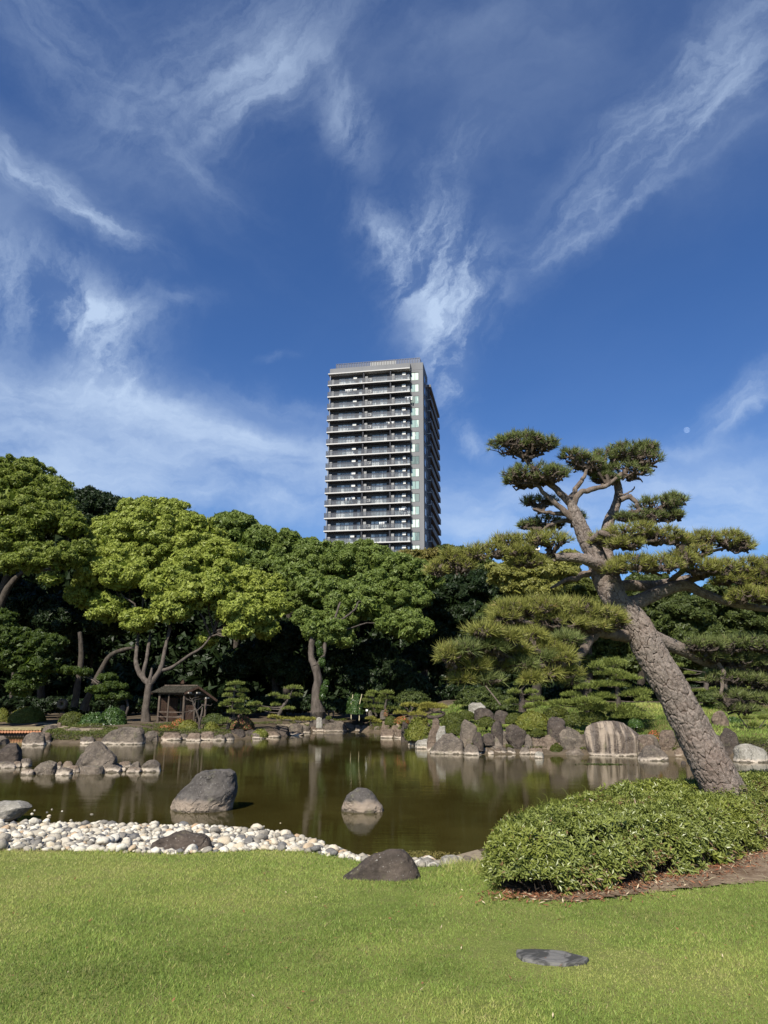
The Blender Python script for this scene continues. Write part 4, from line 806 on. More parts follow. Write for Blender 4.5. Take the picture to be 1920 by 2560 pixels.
pine_small('crooked pruned pine in shade left of the flared camphor', 37, [([zc(370,440),zc(440,320),zc(500,230),zc(535,130)], [.10,.08,.06,.03])],
           conv(zc, [(550,95,105,32),(430,215,85,30),(580,185,90,28),(500,345,80,24),(200,360,80,30),(60,300,80,30),(110,290,60,25),(320,180,70,25),(340,300,60,25)], 4.88), seed=3)
pine_small('low spreading pine hugging the bank left of the pale upright stone', 35.8, [([zc(640,520),zc(600,500),zc(560,490)], [.07,.05,.03])], conv(zc, [(500,485,110,26),(640,480,120,28),(760,480,80,22),(400,470,70,20),(310,450,70,22)], 4.88), 'needle_gold', seed=4)
def z3(x, y): return (880+x/4.88, 1700+y/4.88)
pine_small('twin topped pruned pine of stacked pads right of the staked tree', 37.2, [([z3(415,450),z3(410,320),z3(430,180)], [.08,.06,.03]), ([z3(300,440),z3(270,340),z3(247,180)], [.06,.05,.03])],
           conv(z3, [(250,150,62,24),(212,192,50,20),(420,152,95,30),(460,220,62,28),(180,245,62,25),(320,255,115,40),(230,325,130,30),(460,340,135,34),(270,385,100,28),(380,200,60,20),(140,300,60,25),(330,330,100,30)], 4.88), seed=5)
pine_small('small umbrella shaped pine left of the looping trunk', 35, [([z3(708,500),z3(705,400),z3(672,345)], [.05,.045,.03]), ([z3(705,390),z3(745,345)], [.035,.02])], conv(z3, [(640,310,55,26),(710,298,70,22),(780,315,50,22)], 4.88), 'needle_gold', seed=6)
pine_small('low golden pine with a dark looping trunk over the rocks', 33, [([z3(880,440),z3(960,460),z3(1060,462),z3(1118,425),z3(1085,383),z3(1010,388),z3(960,370)], [.08,.09,.08,.07,.06,.05,.03])], conv(z3, [(990,325,175,42),(800,415,112,38),(590,400,80,28),(1090,320,70,28),(880,370,80,30),(920,300,90,26)], 4.88), 'needle_gold', dens=1100, bark='twig_dark', seed=7)
pine_small('tiny pine on a rock at the far inlet', 35.6, [([z3(235,560),z3(235,510)], [.05,.03])], conv(z3, [(225,468,58,26),(300,505,52,24)], 4.88), 'needle_gold', seed=8)
def z6(x, y): return (1060+x/3.77, 1560+y/3.77)
pine_small('small dark trunked pine with a ball top on the grassy bank', 29.6, [([z6(930,830),z6(925,720),z6(905,620)], [.16,.12,.08])], conv(z6, [(955,550,110,52),(1055,705,78,36),(830,735,80,34),(850,640,60,30),(1010,640,60,26),(1090,750,60,24),(1000,780,60,24)], 3.77), dens=1200, bark='twig_dark', seed=9)
def z3b(x, y): return (1180+x/2.242, 1040+y/2.242)
pine_small('wide layered pine on the bank above the streaked boulder', 29.5, [([z3b(820,1640),z3b(815,1540),z3b(810,1450)], [.12,.10,.06]), ([z3b(650,1690),z3b(640,1600),z3b(655,1490)], [.14,.10,.06])],
           conv(z3b, [(790,1385,85,36),(700,1400,50,28),(750,1505,130,26),(930,1545,70,24),(860,1468,82,18),(900,1560,80,24),(500,1612,92,22),(640,1600,115,26),(560,1562,62,18),(800,1640,150,34),(900,1680,115,28),(650,1690,100,24),(720,1570,80,24),(960,1590,40,20),(640,1520,70,22),(560,1480,50,20),(680,1640,90,24),(780,1440,90,24)], 2.242), dens=1100, size=.11, seed=10)
def z6b(x, y): return (1600+x/5.18, 1600+y/5.18)
pine_small('layered pine in the shade behind the leaning trunk right side', 33.5, [([z6b(850,980),z6b(860,700),z6b(840,420)], [.14,.12,.08]), ([z6b(1120,920),z6b(1100,600),z6b(1130,380)], [.14,.12,.08])],
           conv(z6b, [(480,330,90,30),(690,520,95,24),(760,655,115,28),(650,430,70,26),(1010,430,105,30),(910,850,95,40),(1240,690,85,26),(1150,880,85,30),(1260,900,110,34),(960,640,70,26),(1060,760,70,24),(1480,370,110,34),(1560,480,110,34),(1400,620,90,30),(1500,740,110,30),(1350,840,80,28),(1000,940,60,20),(560,600,60,24),(820,760,70,26)], 5.18), 'needle_far', dens=1000, seed=11)
pine_small('low green pine leaning over the water at the right edge', 28.5, [([z6b(1530,1300),z6b(1500,1230),z6b(1440,1220)], [.06,.05,.03])], conv(z6b, [(1320,1240,115,40),(1400,1180,80,36),(1380,1010,90,34),(1260,940,70,26),(1470,1100,70,30),(1620,1010,90,36),(1560,1320,90,40),(1400,1310,80,30)], 5.18), 'needle_far', dens=1500, seed=12)
# ------------------------------------------------------------------ the leaning pine
PY = 9.6
pine = thing('leaning_pine', 'big leaning pine with plated bark and spreading needle pads over the pond', 'pine', loc=(*P(1858, 2040, PY)[:2], 0))
def cells(u, v, nu, nv, seed):
    """F2-F1 of a jittered grid, periodic in u; u, v in cell units"""
    iu, iv = np.floor(u).astype(int), np.floor(v).astype(int); best = np.full(u.shape, 9.0); sec = np.full(u.shape, 9.0); idn = np.zeros(u.shape)
    for a in (-1, 0, 1):
        for b in (-1, 0, 1):
            ci = (iu+a) % nu; cj = iv+b; z = np.zeros_like(ci)
            du = iu+a+0.5+(_h(ci, cj, z, seed)-.5)*.85-u; dv = cj+0.5+(_h(ci, cj, z, seed+5)-.5)*.85-v; d = np.sqrt(du*du+dv*dv); hid = _h(ci, cj, z, seed+9)
            sec = np.where(d < best, best, np.minimum(sec, d)); idn = np.where(d < best, hid, idn); best = np.minimum(best, d)
    return sec-best, idn, best
def bark_trunk(name, pts, rads, nl, nphi, plate, seed, depth=0.016, flare=None):
    path = spline(pts, nl); T, N, B = frames(path); s_ = np.linspace(0, 1, nl); rad = np.interp(s_, np.linspace(0, 1, len(rads)), rads)
    length = np.concatenate([[0], np.cumsum(np.linalg.norm(np.diff(path, axis=0), axis=1))])
    a = np.linspace(0, 2*math.pi, nphi, endpoint=False); U, S = np.meshgrid(a/(2*math.pi), length)
    nu = max(5, int(round(2*math.pi*rads[0]/plate))); wx = np.stack([U.ravel()*9, S.ravel()*6, U.ravel()*0], 1)
    w1 = fbm(np.stack([np.cos(U.ravel()*6.283)*2, np.sin(U.ravel()*6.283)*2, S.ravel()*5], 1), 3, seed).reshape(U.shape); w2 = fbm(np.stack([np.cos(U.ravel()*6.283)*2+9, np.sin(U.ravel()*6.283)*2, S.ravel()*5], 1), 3, seed+3).reshape(U.shape)
    e, idn, best = cells(U*nu+w1*.22, S/(plate*1.75)+w2*.22, nu, 1, seed); e2, id2, _ = cells(U*nu*2+w2*.3, S/(plate*.8)+w1*.3, nu*2, 1, seed+20)
    k = np.clip(e/0.11, 0, 1); k = k*k*(3-2*k); k2 = np.clip(e2/0.2, 0, 1)
    Q = np.stack([np.cos(U.ravel()*6.283)*rads[0]*1.0, np.sin(U.ravel()*6.283)*rads[0], S.ravel()], 1)
    f = fbm(Q*28, 3, seed+7).reshape(U.shape); f0 = fbm(Q*3, 3, seed+8).reshape(U.shape)
    disp = depth*(k-1)*1.15+depth*.3*k*(idn-.5)+depth*.25*k*(k2-1)+depth*.5*f*k+rads[0]*.05*f0
    R_ = rad[:, None]+disp
    V = path[:, None, :]+R_[..., None]*(np.cos(a)[None, :, None]*N[:, None, :]+np.sin(a)[None, :, None]*B[:, None, :])
    i = np.arange(nl-1)[:, None]*nphi; j = np.arange(nphi)[None, :]; j2 = (j+1) % nphi
    F = np.stack([i+j, i+j2, i+nphi+j2, i+nphi+j], -1).reshape(-1, 4)
    o = MB().add(V.reshape(-1, 3), F).build(name, MAT['pine_plate'], pine, smooth=True)
    add_attr(o.data, 'crack', (k*(.75+.25*k2)).ravel()); add_attr(o.data, 'plate', idn.ravel()); return o, path
t = NT('pine_plate'); ck = t.attr('crack'); pl_ = t.attr('plate'); f1 = t.noise(22, 5, 0.7); f2 = t.noise(90, 4, 0.75); f3 = t.noise(2.5, 4, 0.6)
col = t.mix(pl_, (0.13, 0.105, 0.088), (0.215, 0.18, 0.155)); col = t.mix(t.rng(f1, 0.42, 0.68), col, (0.32, 0.265, 0.225)); col = t.mix(t.math('MULTIPLY', t.rng(f2, 0.5, 0.7), 0.55), col, (0.10, 0.075, 0.06))
col = t.mix(t.math('MULTIPLY', t.rng(f3, 0.5, 0.7), 0.35), col, (0.20, 0.13, 0.10)); col = t.mix(t.rng(ck, 0.1, 0.6, 1.0, 0.0), col, (0.07, 0.048, 0.036))
t.bump(t.math('ADD', f1, t.math('MULTIPLY', f2, 0.7)), 1.0, 0.02); MAT['pine_plate'] = t.done(col, 0.92, 0.12)
Z3 = z3b
def PZ(Y, *pp): return [P(*Z3(a, b), Y+(d[0] if d else 0)) for a, b, *d in pp]
base = [P(1866, 2090, PY), P(1822, 2002, PY)]
o, tp = bark_trunk('trunk', base+[P(1791, 1940, PY), P(1740, 1840, PY), P(1694, 1750, PY), P(1647, 1668, PY), P(1612, 1606, PY), P(1590, 1560, PY), P(1556, 1518, PY)], [.32, .275, .255, .235, .22, .205, .195, .185, .168], 440, 190, 0.105, 5)
bark_trunk('branch', PZ(PY, (850,1090),(815,1050),(775,985),(728,890),(690,780),(640,690),(600,600),(565,520),(555,480)), [.16, .17, .165, .15, .135, .115, .10, .075, .06], 240, 90, 0.085, 6, .011)
bark_trunk('branch', PZ(PY+.15, (850,1080),(825,1010,.0),(805,920,.1),(770,820,.25),(750,700,.3),(765,600,.3),(800,520,.3),(822,430,.3),(805,345,.3)), [.10, .09, .08, .08, .085, .08, .07, .06, .05], 220, 70, 0.07, 7, .007)
bark_trunk('branch', PZ(PY-.1, (735,850),(700,830,-.1),(620,800,-.2),(540,790,-.25),(460,792,-.3)), [.10, .085, .07, .06, .05], 150, 70, 0.07, 8, .007)
bark_trunk('branch', PZ(PY+.05, (850,1060),(920,1045,.1),(1010,1005,.15),(1110,965,.2),(1200,950,.2),(1280,985,.2),(1380,1025,.15),(1500,1060,.1),(1680,1085,.1)), [.11, .105, .10, .085, .075, .065, .055, .05, .045], 200, 64, 0.07, 9, .008)
bark_trunk('branch', PZ(PY+.2, (800,985),(860,950,.1),(980,952,.2),(1100,935,.3),(1220,905,.4)), [.08, .075, .07, .06, .045], 160, 70, 0.07, 10, .007)
bark_trunk('branch', PZ(PY+.15, (1000,1230),(1060,1262,.1),(1180,1310,.2),(1300,1370,.3),(1420,1412,.4),(1530,1470,.4),(1640,1560,.4)), [.10, .10, .09, .08, .065, .05, .035], 200, 70, 0.07, 11, .007)
LIMBS = []
def limb(pts, rr, dy=0.0, n=None):
    mb = MB(); path = tube(mb, PZ(PY+dy, *pts), rr, n or len(pts)*6, 9, .14, len(LIMBS), jit=.03); mb.build('branch', MAT['bark_pine'], pine, smooth=True); LIMBS.append(path)
limb([(560,500),(500,440),(430,380),(370,320),(330,280),(290,235)], [.055, .05, .042, .034, .03, .025])
limb([(590,600),(520,540),(450,470),(390,410),(340,370)], [.05, .045, .036, .028, .02])
limb([(545,460),(590,405),(625,350),(645,290)], [.04, .033, .028, .02])
limb([(570,500),(595,450),(660,415),(760,385),(810,345)], [.045, .042, .038, .033, .025])
limb([(832,470),(880,450),(915,475),(940,520),(980,550)], [.04, .035, .035, .03, .02], .3)
limb([(822,440),(870,435),(905,410),(912,395)], [.018, .013, .01, .006], .3)
limb([(805,360),(850,310),(900,250),(960,230)], [.045, .035, .025, .02], .3)
limb([(805,360),(770,300),(820,230),(810,190)], [.035, .03, .02, .012], .3)
limb([(540,550),(470,545),(400,540),(340,520)], [.04, .03, .022, .014], .1)
limb([(560,590),(510,590),(440,610),(390,640)], [.04, .03, .022, .014], .2)
limb([(700,880),(640,885),(580,900),(510,930),(440,965)], [.05, .045, .036, .028, .016])
limb([(870,1235),(800,1225,-.1),(700,1215,-.3),(560,1200,-.5),(420,1180,-.6),(280,1150,-.7)], [.09, .075, .06, .05, .04, .025])
limb([(700,1215,-.3),(650,1270,-.5),(610,1330,-.7),(540,1380,-.9),(420,1400,-1.0),(300,1390,-1.1),(160,1330,-1.2)], [.06, .06, .055, .05, .04, .03, .02])
limb([(540,1380,-.9),(380,1330,-1.0),(220,1280,-1.2),(80,1270,-1.3),(0,1330,-1.3),(-80,1400,-1.3)], [.045, .04, .035, .03, .025, .015])
limb([(610,1330,-.7),(560,1440,-.8),(460,1480,-.8)], [.04, .03, .015])
limb([(460,792,-.3),(380,780,-.4),(300,745,-.5),(200,740,-.6),(120,770,-.6),(20,800,-.6),(-60,790,-.6)], [.045, .04, .035, .03, .025, .02, .012])
limb([(660,700,-.1),(720,660,-.3),(800,680,-.4),(900,700,-.4),(1040,700,-.4)], [.05, .045, .04, .03, .02])
limb([(750,840,-.1),(800,830,-.3),(900,850,-.4),(1050,850,-.4),(1180,830,-.4)], [.05, .04, .035, .03, .02])
limb([(1200,930,.3),(1280,900,.2),(1340,890,.1),(1420,900,0),(1520,930,0)], [.05, .045, .035, .028, .02])
limb([(1100,935,.3),(1180,860,.2),(1260,800,.2),(1350,760,.2),(1430,740,.2)], [.04, .035, .03, .025, .015])
limb([(1380,1380,.3),(1400,1440,.3),(1390,1520,.3),(1420,1600,.3)], [.03, .03, .025, .012])
limb([(1300,1370,.3),(1400,1320,.2),(1520,1300,.2),(1640,1290,.2)], [.04, .035, .03, .02])
limb([(1430,1412,.4),(1530,1400,.4),(1660,1420,.4)], [.04, .035, .03])
allL = np.vstack(LIMBS+[tp])
PADN = [0]
def pad_near(cx, cy, w, h, dy=0.0, mat='needle', dens=1.0, up=0.9, nl=.11, tw='twig', k=20, solid=.5):
    """needle pad: zoom coordinates of its centre, half width, half height; gnarled twigs carry needle tufts"""
    PADN[0] += 1; r = np.random.default_rng(PADN[0]+900); w /= 2.242; h /= 2.242; px, py = Z3(cx, cy)
    c = P(px, py, PY+dy); m = M1(c); R = np.array([w*m, w*m*.8, h*m*1.1]); c0 = c-np.array([0, 0, R[2]*.25])
    n = int(120*dens*R[0]*R[1]*3.14/.9+40); e = unit(r.normal(0, 1, (n*3, 3))); e = e[e[:, 2] > (-.02 if mat == 'needle_dark' else -.15)][:n]; n = len(e)
    shell = c0+e*R*(r.uniform(.72, 1.0, n)*(1+.13*fbm(e*2.2+PADN[0], 2, PADN[0])))[:, None]; shell[:, 2] += R[2]*.15
    root = allL[np.argmin(np.linalg.norm((allL-(c0-np.array([0, 0, R[2]*.4])))*np.array([1, .8, 1]), axis=1))]
    # carrying boughs
    nb = max(5, int(8*R[0]/.6)); eb = unit(r.normal(0, 1, (nb, 3))*np.array([1, 1, .35])); N1 = c0+eb*R*.42; N1[:, 2] = c0[2]-R[2]*.25+r.uniform(-.1, .25, nb)*R[2]
    ns = nb*6; par = r.integers(0, nb, ns); es = unit(r.normal(0, 1, (ns, 3))*np.array([1, 1, .5])+eb[par]*.6); N2 = c0+es*R*r.uniform(.55, .8, (ns, 1)); N2[:, 2] += R[2]*.05
    tb = MB(); V, F = multi_tubes(np.repeat(root[None], nb, 0), N1, .032, .022, .10, 5, 5, PADN[0]); tb.add(V, F)
    par = np.argmin(np.linalg.norm(N2[:, None]-N1[None], axis=2), axis=1); V, F = multi_tubes(N1[par], N2, .019, .012, .13, 4, 4, PADN[0]+1); tb.add(V, F)
    par2 = np.argmin(np.linalg.norm(shell[:, None]-N2[None], axis=2), axis=1); V, F = multi_tubes(N2[par2], shell, .011, .006, .13, 3, 3, PADN[0]+2); tb.add(V, F)
    nx_ = n//2; j = r.integers(0, n, nx_); V, F = multi_tubes(shell[j], shell[j]-e[j]*.02+r.normal(0, .03, (nx_, 3)), .006, .004, .1, 2, 3, PADN[0]+3); tb.add(V, F)
    d = unit(e*np.array([1, 1, .6])*.8+np.array([0, 0, up])+r.normal(0, .25, (n, 3)))
    C = np.repeat(shell, k, 0); D = np.repeat(d, k, 0); q = r.normal(0, 1, D.shape); q = unit(q-D*(q*D).sum(1)[:, None]); th = np.radians(r.uniform(8, 72, len(D)))[:, None]
    dirn = D*np.cos(th)+q*np.sin(th); Ln = (nl*r.uniform(.65, 1.15, len(D)))[:, None]; A = unit(np.cross(dirn, r.normal(0, 1, D.shape)))*.0040
    st = C+dirn*.01-D*r.uniform(0, .05, (len(D), 1)); V = np.stack([st-A, st+A, st+dirn*Ln], 1).reshape(-1, 3)
    tint = np.clip(np.repeat(r.random(n), k)*.5+r.random(len(D))*.5, 0, 1)
    o = MB().add(V, np.arange(len(V)).reshape(-1, 3), tint).build('needle_pad', MAT[mat], pine, tint=True)
    tb.build('twigs', MAT[tw], o, tint=False)
    return o
ND = 'needle_dark'
for a in [(290,165,205,62,0,ND,1.1),(255,140,120,45,.1,ND),(370,165,110,45,-.1,ND),
          (350,330,190,62,0,ND,1.1),(290,365,130,45,.1,ND),(450,330,100,55,-.2,ND),
          (570,225,90,45,0,ND),(640,270,110,60,.1,ND),(700,300,85,60,.2,ND),(870,210,130,70,.3,ND,1.2),(950,250,120,80,.3,ND,1.2),(850,320,150,60,.3,ND),(760,240,100,70,.3,ND),(980,180,70,40,.3,ND),(740,350,90,40,.2,ND),
          (380,480,110,38,.3,ND,.8),(420,600,120,42,.4,ND,.8),(320,615,70,26,.4,ND,.7),(600,570,40,36,.4,ND,.6),
          (1040,500,130,60,.3,ND),(1130,480,90,50,.3,ND),(1000,570,110,45,.3,ND),(860,570,60,30,.3,ND,.8),(1130,560,70,40,.3,ND,.8)]:
    pad_near(*a[:5], mat=a[5], dens=(a[6] if len(a) > 6 else 1.0)*1.0, nl=.085)
for a in [(760,690,100,50,-.2),(900,660,170,60,-.3,1.1),(1060,680,140,60,-.3),(860,720,120,40,-.4),(1180,700,70,40,-.3),
          (900,830,150,60,-.4,1.1),(1050,840,140,65,-.4),(1170,800,90,50,-.3),(800,860,70,50,-.5),
          (1300,690,100,45,.1),(1440,700,130,62,.2,1.1),(1500,730,90,45,.2),(1260,760,90,45,0),
          (1280,850,120,60,-.1),(1400,860,130,65,-.1),(1530,850,130,65,-.1),(1640,860,90,70,-.2),(1450,920,110,40,-.1),(1600,930,90,45,-.1),
          (1540,1010,110,55,-.2),(1640,1020,80,60,-.2),(1720,930,80,80,-.2),
          (200,710,100,55,-.5),(330,700,120,50,-.5),(450,700,110,50,-.4),(270,760,90,32,-.6),(120,760,80,55,-.6),(20,780,90,60,-.6),(-60,840,80,60,-.6),(-120,800,80,60,-.6),(-190,860,70,50,-.6),(310,820,110,40,-.5,.7)]:
    pad_near(*a[:5], mat='needle', dens=(a[5] if len(a) > 5 else 1.0)*.95, nl=.10)
for a in [(230,1090,140,60,-.6),(380,1080,170,70,-.6,1.1),(540,1090,170,70,-.5,1.1),(690,1120,150,60,-.4),(800,1150,80,50,-.4),(480,1160,180,45,-.6,.8),(660,1180,130,40,-.5,.8),(180,1130,90,40,-.7)]:
    pad_near(*a[:5], mat='needle', dens=(a[5] if len(a) > 5 else 1.0)*1.15, nl=.12)
for a in [(60,1230,110,60,-1.3),(200,1240,120,60,-1.2),(340,1240,120,55,-1.1),(-30,1290,100,60,-1.4),(110,1310,130,60,-1.3),(260,1320,120,55,-1.2),(420,1290,120,60,-1.0),(540,1260,90,60,-.9),
          (-110,1370,100,60,-1.4),(0,1390,110,60,-1.4),(130,1400,120,55,-1.3),(280,1410,110,50,-1.2),(400,1380,110,55,-1.1),(520,1350,90,60,-.9),(-60,1460,100,50,-1.4),(70,1470,110,45,-1.3),(430,1450,110,50,-1.0),(520,1430,80,55,-.9),(560,1500,60,40,-.8),(330,1470,70,36,-1.1)]:
    jn = np.random.default_rng(int(a[0]*3+a[1]+5000)); pad_near(a[0]+jn.uniform(-25, 25), a[1]+jn.uniform(-28, 22), a[2]*jn.uniform(.7, 1.0), a[3]*jn.uniform(.55, .95), a[4]+jn.uniform(-.25, .25), mat=('needle' if jn.random() < .68 else ND), dens=.85, nl=.13, up=.5, k=20)
for a in [(1300,1290,120,50,.2),(1420,1290,120,55,.2),(1540,1280,120,55,.2),(1650,1290,100,60,.2),(1350,1350,90,40,.3),(1480,1370,130,50,.4),(1610,1390,110,50,.4),(1400,1470,110,40,.4),(1540,1480,120,50,.4),(1650,1500,90,50,.4),(1450,1570,110,40,.4),(1580,1590,110,40,.4),(1500,1640,120,30,.4),(1720,1400,80,80,.4)]:
    pad_near(*a[:5], mat=ND, dens=.85, nl=.10, tw='twig_dark')  # shade on these pads is put into darker needle and twig colours
# bamboo prop under the low pads
o = thing('bamboo_prop', 'thin bamboo prop slanting under the low pine foliage', 'bamboo prop', loc=P(1250, 1760, 31)); mb = MB(); tube(mb, PT(31, (1210,1710),(1230,1735),(1251,1762)), [.025, .03, .03], 10, 8); mb.build('pole', MAT['bark_pine'], o, smooth=True)
# ------------------------------------------------------------------ hedge in the foreground
HP = [G(a, b, 0.0)[:2] for a, b in ((1212,2190),(1228,2232),(1290,2252),(1390,2246),(1480,2236),(1560,2224),(1640,2202),(1720,2190),(1800,2168),(1880,2136),(1960,2104),(2100,2066))]
HPB = [(7.5, 11.6), (6.3, 11.9), (5.2, 11.4), (4.0, 10.7), (2.9, 9.9), (2.0, 8.9), (1.35, 7.9)]
HP = np.array([tuple(p) for p in HP]+HPB)
def poly_dist(poly, x, y):
    d = np.full(len(x), 1e9); n = len(poly); p = np.stack([x, y], 1)
    for i in range(n):
        a, b = poly[i], poly[(i+1) % n]; ab = b-a; t_ = np.clip(((p-a)@ab)/(ab@ab), 0, 1); d = np.minimum(d, np.linalg.norm(p-(a+t_[:, None]*ab), axis=1))
    return d
def hedge_top(x, y):
    d = poly_dist(HP, x, y); ins = inpoly([tuple(p) for p in HP], x, y); d = np.where(ins, d, 0)
    base_h = 0.53+.07*n2(x, y, .8, 3)+.05*n2(x, y, 2.5, 4)
    return base_h*(1-(1-np.clip(d/.55, 0, 1))**2.6), d, ins
hedge = thing('hedge', 'clipped broad mound of leathery green bushes at the foot of the leaning pine', 'hedge', loc=(3.0, 8.5, 0))
r = np.random.default_rng(99); N_ = 40000
x = r.uniform(HP[:, 0].min(), min(7.2, HP[:, 0].max()), N_*2); y = r.uniform(HP[:, 1].min(), HP[:, 1].max(), N_*2); h, d, ins = hedge_top(x, y)
# more samples along the rim, where the side is steep
x, y, h, d = x[ins], y[ins], h[ins], d[ins]
seg = np.diff(np.vstack([HP, HP[:1]]), axis=0); ln = np.linalg.norm(seg, axis=1); k = r.choice(len(HP), 13000, p=ln/ln.sum()); tt = r.random(13000)
rx = HP[k, 0]+seg[k, 0]*tt; ry = HP[k, 1]+seg[k, 1]*tt; nrm2 = np.stack([seg[k, 1], -seg[k, 0]], 1)/ln[k][:, None]; zz = r.random(13000)**.85*.47+.03
inn = .02+.20*(zz/.5)**2.2
rx = rx-nrm2[:, 0]*inn; ry = ry-nrm2[:, 1]*inn
lump = lambda p: .05*fbm(p*3.0, 3, 8)
top = np.stack([x, y, h*r.uniform(.9, 1.04, len(x))], 1); side = np.stack([rx, ry, zz], 1)
e_ = 0.06; hx = (hedge_top(x+e_, y)[0]-h)/e_; hy = (hedge_top(x, y+e_)[0]-h)/e_; ntop = unit(np.stack([-hx, -hy, np.ones_like(hx)], 1)); nside = np.stack([nrm2[:, 0], nrm2[:, 1], np.full(13000, .35)], 1)
# orientation check: the polygon runs anticlockwise, so its normals point outwards
C = np.vstack([top, side]); N0 = unit(np.vstack([ntop, nside])); C = C+N0*lump(C)[:, None]+r.normal(0, .02, C.shape)
gap = fbm(C*np.array([2.2, 2.2, 3]), 2, 31) > .62; low = (C[:, 2] < .15)&(fbm(C*5, 2, 33) > .1); sd_ = np.arange(len(C)) >= len(top); gap = gap | (sd_ & (fbm(C*np.array([3.5, 3.5, 5]), 2, 37) > .2)); keep = ~(gap & (r.random(len(C)) < .85)) & ~low; C, N0 = C[keep], N0[keep]
vis = (C[:, 1]*0 == 0); C, N0 = C[vis], N0[vis]; n = len(C); q = 5
lsz = .029*(1+.4*np.clip(fbm(C*.9, 2, 12), -.6, .9))
def rosette(C, N0, q, lsz, r):
    n = len(C); ax = unit(N0+np.array([0, 0, .5])+r.normal(0, .35, (n, 3))); t1 = unit(np.cross(ax, r.normal(0, 1, (n, 3)))); t2 = np.cross(ax, t1)
    ang = (np.arange(q)[None, :]*2*math.pi/q+r.uniform(0, 6.28, (n, 1))+r.normal(0, .25, (n, q))); el = r.uniform(.1, .95, (n, q))
    D = (np.cos(ang)[..., None]*t1[:, None]+np.sin(ang)[..., None]*t2[:, None])*np.cos(el)[..., None]+ax[:, None]*np.sin(el)[..., None]
    D = D.reshape(-1, 3); A = np.repeat(ax, q, 0); B = unit(np.cross(D, A)); Nn = unit(np.cross(B, D)); S = (np.repeat(lsz, q)*r.uniform(.65, 1.25, n*q))[:, None]; O = np.repeat(C, q, 0)+D*.006
    mid = O+D*S*.8-Nn*S*.05; tip = O+D*S*1.75-Nn*S*.28; w = B*S*.30
    V = np.stack([O, mid-w+Nn*S*.10, mid, mid+w+Nn*S*.10, tip], 1); F0 = np.array([(0, 1, 4), (0, 4, 3)])
    return V, F0
V, F0 = rosette(C, N0, q, lsz, r); nl_ = len(V); tint = np.clip(np.repeat(r.random(n), q)*.55+r.random(nl_)*.45, 0, .94); pn_ = fbm(C*np.array([1.6, 1.6, 1.6]), 3, 55); pr_ = np.repeat(np.clip((pn_-.3)*.9, 0, .3)+.015, q); tint = np.where(r.random(nl_) < pr_, .98, tint)
dep = (V[:, 2]-CAM)@FWD; pxl = 960+FPX*((V[:, 2]-CAM)@RIGHT)/dep; size = np.linalg.norm(V[:, 4]-V[:, 0], axis=1)/dep
facing = (np.repeat(N0, q, 0)*(CAM-V[:, 2])).sum(1) > 0
# the 300 leaves that show largest are leaves of their own
sc_ = np.where((pxl > 1200) & (pxl < 1915) & facing & (r.random(nl_) < .25) & (V[:, 2, 2] > .12), size, 0); big = np.argsort(-sc_)[:300]; mask = np.ones(nl_, bool); mask[big] = False
Vr = V[mask]; F = (np.arange(len(Vr))*5)[:, None, None]+F0[None]; fo = MB().add(Vr.reshape(-1, 3), F.reshape(-1, 3), np.repeat(tint[mask], 2)).build('foliage', MAT['hedge_leaf'], hedge, tint=True, kind='stuff')
protos = []
for k in range(6):
    L1 = MB().add([(0, 0, 0), (.8, -.30, .10), (.8, 0, -.05), (.8, .30, .10), (1.75, 0, -.28)], np.array([(0, 1, 2), (0, 2, 3), (1, 4, 2), (2, 4, 3)]), .1+.16*k).mesh('leaf', tint=True); L1.materials.append(MAT['hedge_leaf']); protos.append(L1)
for k, i in enumerate(big):
    O = V[i, 0]; X_ = unit(V[i, 4]-V[i, 0]); Yv = unit(V[i, 3]-V[i, 1]); Zv = unit(np.cross(X_, Yv)); Yv = np.cross(Zv, X_); S = np.linalg.norm(V[i, 4]-V[i, 0])/1.77
    M = Matrix([[*(X_[a], Yv[a], Zv[a])] for a in range(3)]); o = inst('leaf', protos[k % 6], O, M.to_euler(), (S, S, S), hedge)
# stems inside the hedge and inner leaves coloured near-black to paint shade into its gaps
m_ = (r.random(n) < .12); A0 = C[m_].copy(); A0[:, 2] = 0; A0[:, :2] += (np.array([3.2, 8.6])-A0[:, :2])*.10+r.normal(0, .08, (len(A0), 2)); V_, F_ = multi_tubes(A0, C[m_]-N0[m_]*.03, .006, .003, .10, 3, 3, 4)
MB().add(V_, F_).build('stems', MAT['twig_dark'], hedge, kind='stuff')
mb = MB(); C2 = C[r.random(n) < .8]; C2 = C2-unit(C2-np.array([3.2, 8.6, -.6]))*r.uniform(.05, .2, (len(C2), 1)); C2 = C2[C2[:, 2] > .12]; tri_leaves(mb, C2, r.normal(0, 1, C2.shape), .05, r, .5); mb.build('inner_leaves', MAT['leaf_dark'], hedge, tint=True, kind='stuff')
# climbing shoots that stick out of the hedge
for k, (a, b, c, d) in enumerate(((1362,2030,1350,2000),(1370,2012,1366,1990),(1422,1998,1412,1976),(1468,1990,1462,1968),(1560,1984,1552,1958))):
    mb = MB(); p0 = P(a, b+25, 8.4+.25*k); tube(mb, [p0, P(a, b, 8.4+.25*k), P(c, d, 8.4+.25*k), P(c-9, d-6, 8.4+.25*k)], [.004, .003, .002, .001], 9, 4); mb.build('shoot', MAT['hedge_leaf'], hedge, tint=True)
